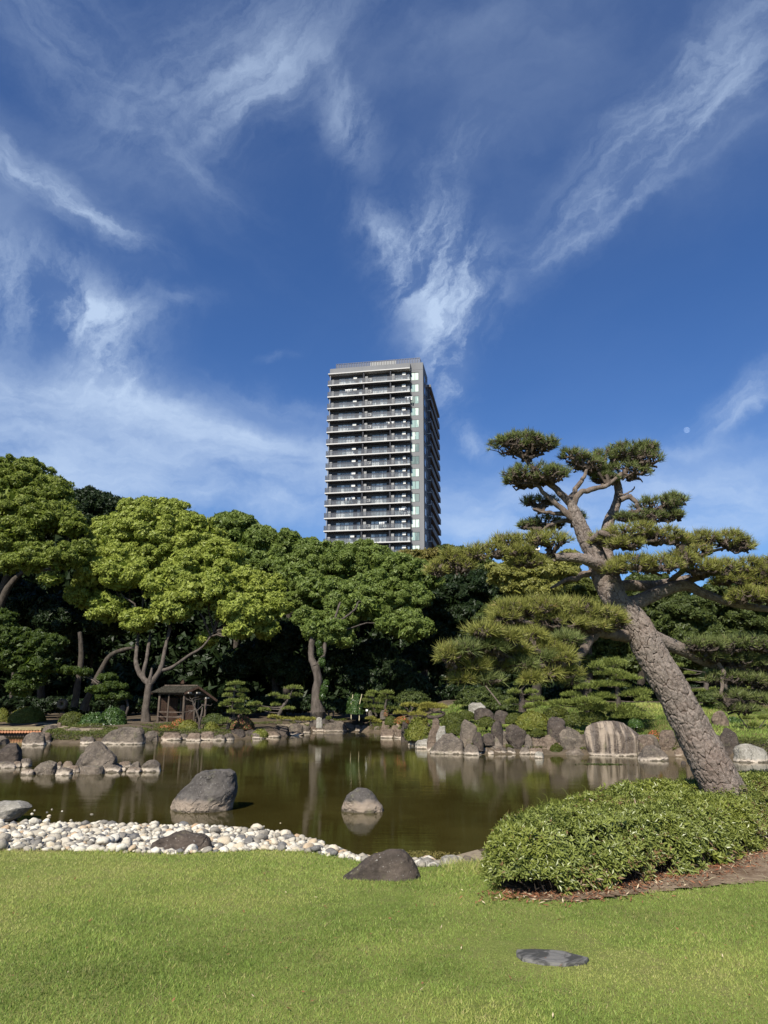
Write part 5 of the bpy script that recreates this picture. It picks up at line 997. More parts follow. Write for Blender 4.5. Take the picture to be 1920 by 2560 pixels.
# ------------------------------------------------------------------ soil bed, litter
t = NT('bed_soil'); s1 = t.noise(3.0, 6, 0.7); s2 = t.noise(45, 4, 0.75); col = t.mix(t.rng(s1, 0.4, 0.62), (0.14, 0.09, 0.055), (0.30, 0.225, 0.15)); col = t.mix(t.math('MULTIPLY', t.rng(s2, 0.5, 0.7), .6), col, (0.36, 0.29, 0.21)); t.bump(s2, .8, .03); MAT['bed_soil'] = t.done(col, .95, .1)
bed = grid_mb(np.arange(0.8, 12, 0.06), np.arange(5, 13, 0.06), lambda X, Y: ground_z(X, Y)+.015*n2(X, Y, 6, 2).reshape(X.shape), .014, lambda a, b: inpoly(BED, a, b)).build('soil_bed', MAT['bed_soil'], smooth=True); tag(bed, 'bare brown soil with dead leaves under the hedge', kind='structure')
MAT['litter'] = leaf_mat('litter', (0.13, 0.045, 0.025), (0.34, 0.16, 0.08), (0.20, 0.09, 0.05), .05, .8, 4, .1, dead=(.50, .40, .26), deadf=.12)
n = 9000; k = r.choice(len(HP), n, p=ln/ln.sum()); tt = r.random(n); x = HP[k, 0]+seg[k, 0]*tt+nrm_x if False else HP[k, 0]+seg[k, 0]*tt; y = HP[k, 1]+seg[k, 1]*tt
off = np.abs(r.normal(0, .17, n))-.25*r.random(n); nx2 = seg[k, 1]/ln[k]; ny2 = -seg[k, 0]/ln[k]; x = x+nx2*off; y = y+ny2*off; ok = (k < 11) & (k > 0); x, y = x[ok], y[ok]
mb = MB(); c = np.stack([x, y, ground_z(x, y)+.02+.015*r.random(len(x))], 1); tri_leaves(mb, c, np.array([0, 0, 1])+r.normal(0, .35, c.shape), .026, r, .45, quad=True); o = mb.build('leaf_litter', MAT['litter'], tint=True); tag(o, 'dead reddish leaves under the hedge', kind='stuff')
n = 420; x = r.uniform(1.6, 6.5, n); y = r.uniform(6, 10, n); ok = inpoly(BED, x, y) & ~inpoly([tuple(p) for p in HP], x, y); x, y = x[ok], y[ok]; a = r.uniform(0, 3.14, len(x)); Lh = r.uniform(.02, .07, len(x)); dx = np.stack([np.cos(a)*Lh, np.sin(a)*Lh, r.uniform(0, .02, len(x))], 1); p0 = np.stack([x, y, x*0+.025], 1)
V_, F_ = multi_tubes(p0-dx, p0+dx, .002, .0015, .04, 3, 3, 9); o = MB().add(V_, F_).build('fallen_twigs', MAT['bamboo']); tag(o, 'fallen twigs on the bare soil', kind='stuff')
# ------------------------------------------------------------------ grass blades
def grass(name, label, x, y, h, w, mat, tint, seed=0, lean=.36):
    r = np.random.default_rng(seed); n = len(x); z = ground_z(x, y); a = r.uniform(0, 6.283, n); b = np.stack([np.cos(a), np.sin(a), np.zeros(n)], 1)
    ld = r.normal(0, lean, (n, 3)); ld[:, 2] = 1; hd = h*r.uniform(.55, 1.25, n)
    base = np.stack([x, y, z], 1); mid = base+ld*np.array([.6, .6, 1])*(hd*.55)[:, None]; tip = base+ld*np.array([1.6, 1.6, .95])*hd[:, None]; W = (b*(w*r.uniform(.7, 1.3, n))[:, None])
    V = np.stack([base-W*1.15, base+W*1.15, tip], 1).reshape(-1, 3); i = np.arange(n)*3
    o = MB().add(V, np.stack([i, i+1, i+2], 1), tint).build(name, MAT[mat], tint=True)
    return tag(o, label, kind='stuff')
t = NT('grass_blade'); ti = t.attr('tint'); rp = t.n.new('ShaderNodeValToRGB'); e = rp.color_ramp.elements
e[0].color = (0.11, 0.155, 0.03, 1); e[1].color = (0.46, 0.38, 0.19, 1)
for p_, c_ in ((.35, (.235, .33, .065)), (.62, (.37, .41, .10)), (.82, (.45, .43, .15))): x_ = e.new(p_); x_.color = c4(c_)
t.l.new(ti, rp.inputs['Fac']); t.done(rp.outputs[0], .55, .25)
tr_ = t.n.new('ShaderNodeBsdfTranslucent'); t.l.new(rp.outputs[0], tr_.inputs['Color']); ms = t.n.new('ShaderNodeMixShader'); ms.inputs[0].default_value = .35; t.l.new(t.bsdf.outputs[0], ms.inputs[1]); t.l.new(tr_.outputs[0], ms.inputs[2]); t.l.new(ms.outputs[0], t.out.inputs[0]); MAT['grass_blade'] = t.m
r = np.random.default_rng(5); n = 640000
y = 3.6+(11.5-3.6)*r.random(n)**1.25; x = r.uniform(-1, 1, n)*(.64*y+1.2); jx = .05*n2(x, y, 9, 4); ok = (y < lawn_y(x)-.01) & ~inpoly(BED, x+jx, y-.03+jx); x, y = x[ok], y[ok]
sx, sy = G(1380, 2392, 0)[:2]; ds = np.hypot((x-sx)/1.0, (y-sy)/.9); ok = ~inpoly([tuple(p[:2]) for p in q_stone] if False else [(STONE_C[0]+(a-STONE_C[0])*.97, STONE_C[1]+(b-STONE_C[1])*.97) for a, b in [tuple(G(a, b, 0.02)[:2]) for a, b in pl]], x, y); x, y, ds = x[ok], y[ok], ds[ok]
pt = n2(x, y, .55, 2)*.5+n2(x, y, 1.7, 4)*.35+n2(x, y, 5, 6)*.25
def spot(px, py, sx_, sy_):
    g_ = G(px, py, 0); return np.exp(-((x-g_[0])/sx_)**2-((y-g_[1])/sy_)**2)
ti = .45+.36*pt+.22*n2(x, y, .28, 21)+.22*np.exp(-(ds/.42)**2)+.32*spot(1180,2545,.4,.3)+.2*spot(80,2330,.7,.6)+.2*spot(1080,2190,.8,.35)+.17*spot(620,2260,.8,.35)+.2*spot(1700,2420,.6,.4)-.16*spot(1630,2290,.4,.25)-.12*spot(1250,2440,.5,.3)-.12*spot(450,2450,.9,.5)-.1*spot(500,2160,1.5,.3)+r.normal(0, .13, len(x))
ti = np.clip(np.where(r.random(len(x)) < .05, r.uniform(.75, 1, len(x)), ti), 0, 1)
hg = .024+.008*n2(x, y, 1.1, 9)+.016*np.exp(-np.abs(y-lawn_y(x))/.10)-.010*np.exp(-(ds/.5)**2)
grass('grass', 'dense short grass of the foreground lawn', x, y, hg, .0019+.00014*y, 'grass_blade', ti, 1)
n = 5000; x = r.uniform(.6, 2.1, n); y = r.uniform(7.3, 9.2, n); g0 = G(1150, 2180, 0); ok = (np.hypot((x-g0[0]-.35)/.9, (y-g0[1]-.1)/.32) < 1)&(y < near_y(x)-.02); x, y = x[ok], y[ok]
grass('dry_grass', 'taller dry grass between the shore stones and the hedge', x, y, .085, .003, 'grass_blade', np.clip(.75+r.normal(0, .15, len(x)), 0, 1), 2)
n = 45000; x = r.uniform(2.0, 17, n); y = r.uniform(26, 40, n); ok = bank_mask(x, y); x, y = x[ok], y[ok]
ti = np.clip(.22+.45*n2(x, y, .5, 3)+r.normal(0, .12, len(x)), 0, 1); grass('bank_grass', 'rough yellow green grass on the right bank', x, y, .13, .014, 'grass_blade', ti, 3)
n = 4000; g0 = G(1235, 1866, -.1); x = g0[0]+r.uniform(-.7, .7, n); y = g0[1]+r.uniform(-.4, .5, n); o = grass('shore_grass', 'strip of bright short grass by the little spotlight', x, y, .10, .012, 'grass_blade', np.clip(.45+r.normal(0, .12, n), 0, 1), 4)
n = 260; y = r.uniform(4.2, 8.2, n); x = r.uniform(-1, 1, n)*(.6*y); ok = (y < lawn_y(x)-.1) & ~inpoly(BED, x, y); x, y = x[ok], y[ok]; c = np.stack([x, y, np.full(len(x), .026)], 1)
mb = MB(); tri_leaves(mb, c, np.array([0, 0, 1])+r.normal(0, .4, c.shape), .013, r, .6, quad=True); tag(mb.build('fallen_leaves', MAT['litter'], tint=True), 'small fallen leaves scattered on the lawn', kind='stuff')
# floating weed near the dark lawn rock
mb = MB(); g0 = G(1055, 2137, WZ); n = 900; a = r.uniform(0, 6.28, n); q = r.random(n)**.6; c = np.stack([g0[0]+np.cos(a)*q*.45+.1*r.normal(0, 1, n), g0[1]+np.sin(a)*q*.22, np.full(n, WZ+.006)], 1); tri_leaves(mb, c, np.array([0, 0, 1])+r.normal(0, .3, (n, 3)), .018, r, .7)
tag(mb.build('pond_weed', MAT['leaf_brown'], tint=True), 'patch of floating weed by the dark lawn rock', kind='stuff')
mb = MB(); g0 = G(1510, 1911, WZ); n = 500; c = np.stack([g0[0]+r.normal(0, .35, n), g0[1]+r.normal(0, .12, n), np.full(n, WZ+.01)], 1); tri_leaves(mb, c, np.array([0, 0, 1])+r.normal(0, .3, (n, 3)), .03, r, .7); tag(mb.build('floating_weed', MAT['leaf_mid'], tint=True), 'thin line of weed on the water before the streaked boulder', kind='stuff')
# ------------------------------------------------------------------ pavilion
MAT['wood_old'] = bark_mat('wood_old', (0.055, 0.042, 0.032), (0.14, 0.11, 0.085), 5)  # pavilion timber and shingle colours darkened to stand in for deep tree shade
MAT['wood_red'] = bark_mat('wood_red', (0.04, 0.024, 0.017), (0.085, 0.052, 0.036), 5)
MAT['wood_dark'] = bark_mat('wood_dark', (0.05, 0.038, 0.03), (0.12, 0.09, 0.07), 5)
MAT['shingle'] = bark_mat('shingle', (0.04, 0.036, 0.027), (0.10, 0.09, 0.068), 9)
VY = 38.0
pav = thing('pavilion', 'small open wooden garden pavilion with a gabled shingle roof', 'pavilion', loc=P(430, 1808, VY))
A = P(*z7(300, 790), VY+.3); B = P(*z7(648, 750), VY-.4); Cc = P(*z7(918, 785), VY-.2)
xa = unit((B-A)*np.array([1, 1, 0])); ya = np.array([-xa[1], xa[0], 0]); zf = 0.42
# local frame: origin at the front left post, u along the front, v towards the back
Lf = float((B-A)[:2]@xa[:2]); og = np.array([A[0], A[1], zf]); rot = np.array([xa, ya, [0, 0, 1]]).T
gx = 1.08*M1(B)*(918-648)/5.53*1.0  # gable width seen to the right
ztop = P(*z7(648, 408), VY-.4)[2]; zap = P(*z7(830, 312), VY)[2]
def pbox(name, mat, u0, u1, v0, v1, z0, z1, R=None):
    mb = MB(); mb.box(u0, u1, v0, v1, z0, z1); V = mb.v[0]@rot.T+np.array([og[0], og[1], 0]); mb.v[0] = V; return mb.build(name, MAT[mat], pav)
# the gable end turns to the right: its width runs along g
gdir = unit(np.array([0.82, 0.57, 0.0])); gw = 1.10
FL, FR = og.copy(), og+xa*Lf; BR = FR+gdir*gw*1.05; BL = FL+gdir*gw*1.05; MR = (FR+BR)/2
def post(p, z0, z1, rr, mat='wood_old'):
    mb = MB(); tube(mb, [np.array([p[0], p[1], z0]), np.array([p[0], p[1], z1])], [rr, rr*.93], 5, 8); return mb.build('post', MAT[mat], pav, smooth=True)
gz = 0.25; zright = P(*z7(915, 480), VY)[2]
for p, zt, rr in ((FL, ztop, .065), (FL+xa*Lf*.38, ztop, .045), (FR, ztop, .07), (BR, zright+.03, .06), (MR, ztop+.05, .05), (BL, zright+.03, .05), (FL+xa*Lf*.75+gdir*gw, zright, .05)): post(p, gz, zt, rr)
def beam(p0, p1, w, h, name='beam', mat='wood_old'):
    d = unit(p1-p0); s_ = unit(np.cross(d, [0, 0, 1])); u_ = np.cross(s_, d); V = [p+s_*a*w/2+u_*b*h/2 for p in (p0, p1) for a, b in ((-1, -1), (1, -1), (1, 1), (-1, 1))]
    return MB().add(V, [(0, 1, 2, 3), (7, 6, 5, 4), (0, 4, 5, 1), (1, 5, 6, 2), (2, 6, 7, 3), (3, 7, 4, 0)]).build(name, MAT[mat], pav)
def at_z(p, z): return np.array([p[0], p[1], z])
beam(at_z(FL, ztop), at_z(FR, ztop), .07, .09); beam(at_z(BL, zright), at_z(BR, zright), .06, .08); beam(at_z(FR, ztop-.03), at_z(BR, ztop-.03), .06, .08)
fl_off = -gdir*.04
beam(at_z(FL+fl_off, .84), at_z(FR+fl_off, .84), .05, .045, 'rail'); beam(at_z(FL+fl_off, .60), at_z(FR+fl_off, .60), .05, .045, 'rail')
beam(at_z(FL+xa*Lf*.42+fl_off, .30), at_z(FL+xa*Lf*.42+fl_off+np.array([0, 0.001, 0]), .84), .05, .05, 'rail_post')
MB().add([at_z(FL, gz), at_z(FR, gz), at_z(BR, gz), at_z(BL, gz), at_z(FL, gz+.1), at_z(FR, gz+.1), at_z(BR, gz+.1), at_z(BL, gz+.1)], [(0, 3, 2, 1), (4, 5, 6, 7), (0, 1, 5, 4), (1, 2, 6, 5), (2, 3, 7, 6), (3, 0, 4, 7)]).build('floor', MAT['wood_dark'], pav)
for k in range(7):   # boarded lower gable wall beside the right front post, and a back wall
    z0 = .36+k*.12; beam(at_z(FR+gdir*.05, z0+.055), at_z(FR+gdir*gw*.48, z0+.055), .02, .112, 'plank', 'wood_red')
for k in range(10): z0 = .36+k*.12; beam(at_z(FL+gdir*.05, z0+.055), at_z(FL+gdir*gw*.9, z0+.055), .02, .112, 'plank', 'wood_red')
for k in range(9): z0 = .36+k*.12; beam(at_z(BL+xa*.05, z0+.055), at_z(BL+xa*Lf*.45, z0+.055), .02, .112, 'plank', 'wood_red')
beam(at_z(BL-gdir*.25+xa*.2, .62), at_z(BR-gdir*.25-xa*.1, .62), .26, .04, 'bench', 'wood_old')
# roof: two shingled slopes, barge boards, ridge
ov = .28; rg0 = FL+gdir*gw*.42-xa*ov; rg1 = FR+gdir*gw*.42+xa*ov; rg0 = at_z(rg0, zap); rg1 = at_z(rg1, zap)
e0 = at_z(FL-gdir*ov*.9-xa*ov, ztop+.02); e1 = at_z(FR-gdir*ov*.9+xa*ov, ztop+.02); f0 = at_z(BL+gdir*ov*1.3-xa*ov, zright-.08); f1 = at_z(BR+gdir*ov*1.3+xa*ov, zright-.08)
for (a0, a1, b0, b1) in ((rg0, rg1, e0, e1), (rg0, rg1, f0, f1)):
    nn = unit(np.cross(a1-a0, b0-a0)); nn = nn if nn[2] > 0 else -nn; mb = MB(); V = [p+nn*k for k in (0, .035) for p in (a0, a1, b1, b0)]
    mb.add(V, [(0, 1, 2, 3), (7, 6, 5, 4), (0, 4, 5, 1), (1, 5, 6, 2), (2, 6, 7, 3), (3, 7, 4, 0)]); ro = mb.build('roof', MAT['shingle'], pav)
    sh = MB(); rr = np.random.default_rng(4); rows = 9; colsn = 34
    for i in range(rows):
        for j in range(colsn):
            t0, t1 = i/rows, min(1.02, (i+1.25)/rows); s0, s1 = j/colsn+.002, (j+1)/colsn-.002; lf = .012+.012*rr.random()
            q = lambda s_, t_, hh: a0+(a1-a0)*s_+(b0-a0)*t_+nn*hh
            V = [q(s0, t0, .036), q(s1, t0, .036), q(s1, t1, .036+lf+.015), q(s0, t1, .036+lf+.015), q(s0, t1, .037), q(s1, t1, .037)]; sh.add(V, [(0, 1, 2, 3), (3, 2, 5, 4)], rr.random())
    sh.build('shingles', MAT['shingle'], ro, tint=True, kind='stuff')
for a, b in ((rg1, e1), (rg1, f1), (rg0, e0), (rg0, f0)): beam(a+xa*.02-np.array([0, 0, .03]), b+xa*.02-np.array([0, 0, .03]), .035, .10, 'barge_board', 'wood_red')
beam(rg0+np.array([0, 0, .06]), rg1+np.array([0, 0, .06]), .10, .05, 'ridge', 'wood_old')
MAT['beam_end'] = simple('beam_end', (.35, .32, .26))
for p in ((745, 398), (862, 398), (985, 470)):
    c = P(*z7(*p), VY-.5); mb = MB(); mb.box(-.04, .04, -.12, .12, -.035, .035, rot, c); mb.build('beam_end', MAT['beam_end'], pav)
# slab of stone step and gabled box on a post behind
o = thing('birdhouse', 'small gabled brown box on a post behind the pavilion roof', 'birdhouse', loc=P(457, 1800, 41)); c = P(457, 1703, 41); m = M1(c)
mb = MB(); mb.box(-4*m, 4*m, -.1, .1, -6*m, 2*m, None, c); mb.build('box', MAT['wood_red'], o); mb = MB(); mb.add([c+np.array(v)*m for v in ((-6.5, -6, -4), (0, -6, 6), (6.5, -6, -4), (-6.5, 6, -4), (0, 6, 6), (6.5, 6, -4), (0, -6, 4.6), (0, 6, 4.6))], [(0, 1, 4, 3), (1, 2, 5, 4), (0, 6, 7, 3), (6, 2, 5, 7)]); mb.build('roof', MAT['wood_old'], o)
mb = MB(); mb.box(-.03, .03, -.03, .03, .2, c[2]-6*m, None, np.array([c[0], c[1], 0])); mb.build('post', MAT['wood_dark'], o)
o = thing('bench', 'low dark wooden bench right of the flared camphor trunk', 'bench', loc=P(828, 1788, 40)); c = P(828, 1778, 40); m = M1(c); zg = P(828, 1787, 40)[2]
mb = MB(); mb.box(-9*m, 9*m, -.15, .15, -.03, .03, None, c); mb.build('seat', MAT['wood_dark'], o)
for s_ in (-1, 1): mb = MB(); mb.box(-.04, .04, -.12, .12, zg-c[2]-.05, -.03, None, c+np.array([s_*6*m, 0, 0])); mb.build('leg', MAT['wood_dark'], o)
MAT['white'] = simple('white', (.75, .74, .70), .5, .05); c = P(917, 1776, 37); m = M1(c); o = thing('sign', 'tiny white notice board near the grey standing stones', 'sign', loc=P(917, 1788, 37))
mb = MB(); mb.box(-2.6*m, 2.6*m, -.01, .01, -2*m, 2.6*m, None, c); mb.build('board', MAT['white'], o); mb = MB(); mb.box(-.012, .012, .012, .03, -11*m, 2*m, None, c); mb.build('post', MAT['wood_dark'], o)
# spotlight on the shore
MAT['metal_dark'] = simple('metal_dark', (.03, .03, .032), .4, .1); c = P(1239, 1862, 27.2); o = thing('spotlight', 'small black garden spotlight with a pale lens on the strip of grass', 'spotlight', loc=c-np.array([0, 0, .15]))
mb = MB(); tube(mb, [c+np.array([-.05, .05, -.03]), c+np.array([.10, -.06, .04])], [.05, .065], 4, 10); mb.build('housing', MAT['metal_dark'], o, smooth=True); mb = MB(); tube(mb, [c+np.array([.112, -.067, .045]), c+np.array([.13, -.078, .052])], [.06, .06], 3, 10); mb.build('lens', MAT['white'], o); mb = MB(); tube(mb, [c-np.array([0, 0, .2]), c], [.015, .015], 3, 6); mb.build('stake', MAT['metal_dark'], o)
# bridge at the left edge
MAT['log_end'] = simple('log_end', (.45, .20, .10), .8, .3); MAT['deck'] = simple('deck', (.27, .225, .11), .95, .4, 8, .6)
b0 = P(-420, 1826, 34.5); b1 = P(103, 1822, 36.0); dx_ = unit((b1-b0)*np.array([1, 1, 0])); dn = np.array([dx_[1], -dx_[0], 0]); Lb = float(np.linalg.norm((b1-b0)[:2])); rb = np.array([dx_, -dn, [0, 0, 1]]).T; ob = np.array([b0[0], b0[1], 0]); zt = P(60, 1820, 35.9)[2]
br = thing('bridge', 'low earth covered log bridge at the left picture edge', 'bridge', loc=b1)
mb = MB(); mb.box(0, Lb, 0, 1.7, zt-.10, zt, rb, ob); mb.build('deck', MAT['deck'], br)
mb = MB(); mb.box(0, Lb, .12, .3, zt-.50, zt-.27, rb, ob); mb.box(0, Lb, 1.4, 1.58, zt-.50, zt-.27, rb, ob); mb.build('beam', MAT['wood_dark'], br)
me = None; k = 0; s_ = Lb-.05
mb = MB(); tube(mb, [np.array([0, 0, 0]), np.array([0, 1.6, 0])], [.062, .062], 3, 9); mb.add([(.062*math.cos(a), -.001, .062*math.sin(a)) for a in np.linspace(0, 6.283, 9, endpoint=False)]+[(0, -.001, 0)], [((j+1) % 9, j, 9) for j in range(9)]); lm = mb.mesh('log'); lm.materials.append(MAT['log_end'])
while s_ > 0 and k < 95: o = inst('log', lm, ob+dx_*s_+np.array([0, 0, zt-.175])-dn*(-.03), (0, 0, math.atan2(dx_[1], dx_[0])), parent=br); s_ -= .13; k += 1
# ------------------------------------------------------------------ the tower
t = NT('tower_grey'); n_ = t.noise(.25, 4, .6, st=(1, 1, .2)); MAT['tower_grey'] = t.done(t.mix(t.rng(n_, .3, .7), (.155, .157, .16), (.19, .192, .195)), .8, .3)
MAT['tower_dark'] = simple('tower_dark', (.085, .086, .095), .8, .15, .5); MAT['tower_edge'] = simple('tower_edge', (.47, .46, .435), .7, .06, .3); MAT['tower_soffit'] = simple('tower_soffit', (.20, .20, .20), .8, .1)
MAT['pillar_grey'] = simple('pillar_grey', (.27, .27, .265), .8, .1)
t = NT('rail_glass'); t.done((.10, .105, .115), .25, .5); tb_ = t.n.new('ShaderNodeBsdfTransparent'); ms = t.n.new('ShaderNodeMixShader'); ms.inputs[0].default_value = .42; t.l.new(tb_.outputs[0], ms.inputs[1]); t.l.new(t.bsdf.outputs[0], ms.inputs[2]); t.l.new(ms.outputs[0], t.out.inputs[0]); MAT['rail_glass'] = t.m
MAT['rail_bar'] = simple('rail_bar', (.03, .03, .034), .4, .1)
def pane_mat(name, a, b):  # pale tones put curtains and bright glass reflection into the pane colour
    t = NT(name); oi = t.n.new('ShaderNodeObjectInfo'); f = t.noise(.9, 3, .5, st=(1.6, 1.6, .25)); c = t.mix(t.math('GREATER_THAN', t.math('FRACT', t.math('ADD', oi.outputs['Random'], t.math('MULTIPLY', f, 1.3))), .5), a, b); c = t.mix(t.math('MULTIPLY', t.math('GREATER_THAN', oi.outputs['Random'], .72), .8), c, tuple(x*.35 for x in a)); return t.done(c, .12, .6)
MAT['pane'] = pane_mat('pane', (.30, .36, .38), (.75, .80, .78)); MAT['pane_corner'] = pane_mat('pane_corner', (.28, .38, .34), (.55, .64, .55)); MAT['pane_dark'] = pane_mat('pane_dark', (.04, .045, .055), (.08, .09, .10)); MAT['white_wall'] = simple('white_wall', (.60, .59, .56), .8, .05); MAT['ac'] = simple('ac', (.62, .61, .56), .6, .1)
MAT['steel'] = simple('steel', (.62, .64, .66), .3, .1, 2, 0, .9)
def zt_(x, y): return (780+x/4.097, 860+y/4.097)
D0 = 160.0; CR = P(*zt_(1136, 188), D0); topz = CR[2]
lo, hi = 150., 200.
for _ in range(50):
    md = (lo+hi)/2; lo, hi = (md, hi) if P(*zt_(197, 262), md)[2] < topz else (lo, md)
CL = P(*zt_(197, 262), lo); 
vx = unit((CR-CL)*np.array([1, 1, 0])); Wd = float(np.linalg.norm((CR-CL)[:2])); vy = np.array([-vx[1], vx[0], 0])   # vx along the front, vy away from the viewer
def rayhit(px):     # depth along the right face where it crosses a picture column at mid height
    d = ray(px, 1200); d = d/d[1]; M_ = np.array([[vy[0], -d[0]], [vy[1], -d[1]]]); s_ = np.linalg.solve(M_, -CR[:2]); return s_[0]
DEPTH = 30.0
orr = np.array([CL[0], CL[1], 0]); rt = np.array([vx, vy, [0, 0, 1]]).T
tow = thing('apartment_tower', 'tall dark grey residential tower with white edged balconies behind the trees', 'apartment tower', loc=orr)
def tb(name, mat, u0, u1, v0, v1, z0, z1, parent=None):
    mb = MB(); mb.box(u0, u1, v0, v1, z0, z1, rt, orr); return mb.build(name, MAT[mat], parent or tow)
# picture column -> distance along the front
def ufront(px, z, v=0.0):
    lo_, hi_ = -5, Wd+5
    for _ in range(40):
        md = (lo_+hi_)/2; p = orr+vx*md+vy*v+np.array([0, 0, z]); d = p-CAM; q = 960+FPX*(d@RIGHT)/(d@FWD); lo_, hi_ = (md, hi_) if q < px else (lo_, md)
    return lo_
def zfront(py, u, v=0.0):
    lo_, hi_ = 0, 120
    for _ in range(40):
        md = (lo_+hi_)/2; p = orr+vx*u+vy*v+np.array([0, 0, md]); d = p-CAM; q = 1280-FPX*(d@UP)/(d@FWD); lo_, hi_ = (md, hi_) if q > py else (lo_, md)
    return lo_
VB = -1.75     # balcony front
uB = ufront(zt_(1003, 0)[0], 60, VB); uL = -0.3
zr = zfront(zt_(0, 238)[1], uB, VB); zl = zfront(zt_(0, 2015)[1], uB, VB); FH = (zr-zl)/14
topz2 = zfront(zt_(0, 188)[1], Wd, 0)
tb('wall', 'tower_dark', .0, uB, .0, 8.6, 0, topz2-.6); tb('wall', 'tower_grey', uB+.002, Wd, -.02, 8.8, 0, zl-2*FH)
tb('wall', 'tower_dark', .3, Wd-1.0, 8.8, DEPTH, 0, topz2-.6)
tb('parapet', 'tower_grey', .0, Wd, -.05, 8.8, zr+.05, topz2)
tb('roof_slab', 'tower_edge', uL, uB, VB, 0.0, zr-.24, zr); tb('roof_band', 'tower_grey', 0.0, uB, VB+.6, -.052, zr+.002, zr+1.5)
# rooftop fence
for a, b, mt in ((1.0, Wd*.42, 'rail_glass'), (Wd*.42, Wd*.70, 'pillar_grey'), (Wd*.70, Wd-.9, 'rail_glass')):
    tb('rooftop_screen', mt, a, b, 1.2, 1.26, topz2-.2, topz2+1.8)
fb = MB()
for k in range(34): u_ = 1.0+(Wd-1.9)*k/33; fb.box(u_-.05, u_+.05, 1.08, 1.18, topz2-.3, topz2+1.85, rt, orr)
fb.box(1.0, Wd-.9, 1.08, 1.18, topz2+1.85, topz2+1.95, rt, orr); fb.box(Wd-.98, Wd-.9, 1.2, 8, topz2+1.85, topz2+1.95, rt, orr); fb.build('rooftop_fence', MAT['rail_bar'], tow)
uw0 = ufront(zt_(1012, 0)[0], 60, 0); uw1 = ufront(zt_(1098, 0)[0], 60, 0); rr = np.random.default_rng(12)
U = lambda x: ufront(zt_(x, 0)[0], 60, VB)
bays = [(U(240), U(500), 'l'), (U(548), U(785), 'm'), (U(830), U(995), 'r')]
gl = MB(); 
for k in range(0, 17):
    z0 = zr-(k+1)*FH; zc = z0
    if z0 < zl-2.5*FH: break
    # slab with pale edge, soffit behind
    s = tb('balcony_slab', 'tower_dark', uL, uB, VB+.05, 0.0, z0-.26, z0); tb('slab_edge', 'tower_edge', uL-.03, uB+.03, VB, VB+.049, z0-.27, z0+.01, s)
    tb('lintel', 'tower_dark', uL+1.7, uB, -.10, -.002, z0+FH-.95, z0+FH-.302)
    # balustrade
    rb_ = tb('balustrade', 'rail_glass', uL+.05, uB-.02, VB+.04, VB+.07, z0+.08, z0+1.12); bars = MB(); bars.box(uL+.03, uB, VB+.02, VB+.09, z0+1.12, z0+1.18, rt, orr)
    nb_ = 26
    for j in range(nb_+1): u_ = uL+.05+(uB-uL-.09)*j/nb_; bars.box(u_-.025, u_+.025, VB+.02, VB+.09, z0, z0+1.12, rt, orr)
    bars.box(uL+.03, uL+.08, VB+.1, 0, z0+1.12, z0+1.18, rt, orr); bars.build('rail', MAT['rail_bar'], rb_)
    tb('balustrade', 'rail_glass', uL+.03, uL+.06, VB+.08, -.02, z0+.08, z0+1.12); tb('balustrade', 'rail_glass', uB-.06, uB-.03, VB+.08, -.03, z0+.08, z0+1.12)
    # partitions and grey pillars
    for x_ in (U(518), U(800)):
        tb('partition', 'tower_dark', x_-.06, x_+.06, VB+.25, -.003, z0, z0+FH-.3); tb('pillar', 'pillar_grey', x_+.12, x_+.85, VB+.9, -.11, z0, z0+1.9+.25*rr.random())
        dp = MB(); tube(dp, [orr+vx*(x_-.15)+vy*(VB+.2)+np.array([0, 0, z]) for z in (z0, z0+FH-.3)], [.06, .06], 3, 6); dp.build('drain_pipe', MAT['rail_bar'], tow)
    tb('pillar', 'pillar_grey', uL+.55, uL+1.35, VB+1.0, -.002, z0, z0+1.75); tb('drain_pipe', 'pillar_grey', uL+.45, uL+.6, VB+.3, VB+.45, z0, z0+FH-.3)
    # windows: frame and panes
    for (a, b, w_) in bays:
        if k == 0 and w_ == 'l': b = a+(b-a)
        ww = b-a; a2, b2 = (a+.02*ww, a+.70*ww) if w_ == 'l' else (a+.22*ww, b-.12*ww) if w_ == 'm' else (a+.05*ww, b-.25*ww)
        n_p = 4; fr = tb('window', 'rail_bar', a2-.08, b2+.08, -.06, -.004, z0+.12, z0+2.25)
        for j in range(n_p):
            p0 = a2+(b2-a2)*j/n_p; p1 = a2+(b2-a2)*(j+1)/n_p; tb('pane', 'pane', p0+.05, p1-.05, -.085, -.061, z0+.18, z0+2.18, fr)
    fr = tb('window', 'rail_bar', U(470)-.1 if False else bays[0][0]+(bays[0][1]-bays[0][0])*.80, bays[0][1]-.1, -.06, -.004, z0+.12, z0+2.2); tb('pane', 'pane', bays[0][0]+(bays[0][1]-bays[0][0])*.84, bays[0][1]-.25, -.085, -.061, z0+.18, z0+2.1, fr)
    fr = tb('window', 'rail_bar', bays[2][1]-(bays[2][1]-bays[2][0])*.2, bays[2][1]-.05, -.06, -.004, z0+.12, z0+2.2); tb('pane', 'pane', bays[2][1]-(bays[2][1]-bays[2][0])*.17, bays[2][1]-.15, -.085, -.061, z0+.18, z0+2.1, fr)
    if rr.random() < .65:
        ac = tb('air_conditioner', 'ac', bays[1][0]+.25, bays[1][0]+1.15, -.8, -.45, z0+.7, z0+1.4); c_ = orr+vx*(bays[1][0]+.6)-vy*.81+np.array([0, 0, z0+1.05]); mb = MB(); ang = np.linspace(0, 6.283, 14, endpoint=False); mb.add(np.vstack([c_+np.outer(np.cos(ang), vx)*.26+np.outer(np.sin(ang), [0, 0, 1])*.26, c_[None]]), [(j, (j+1) % 14, 14) for j in range(14)]); mb.build('fan', MAT['rail_bar'], ac)
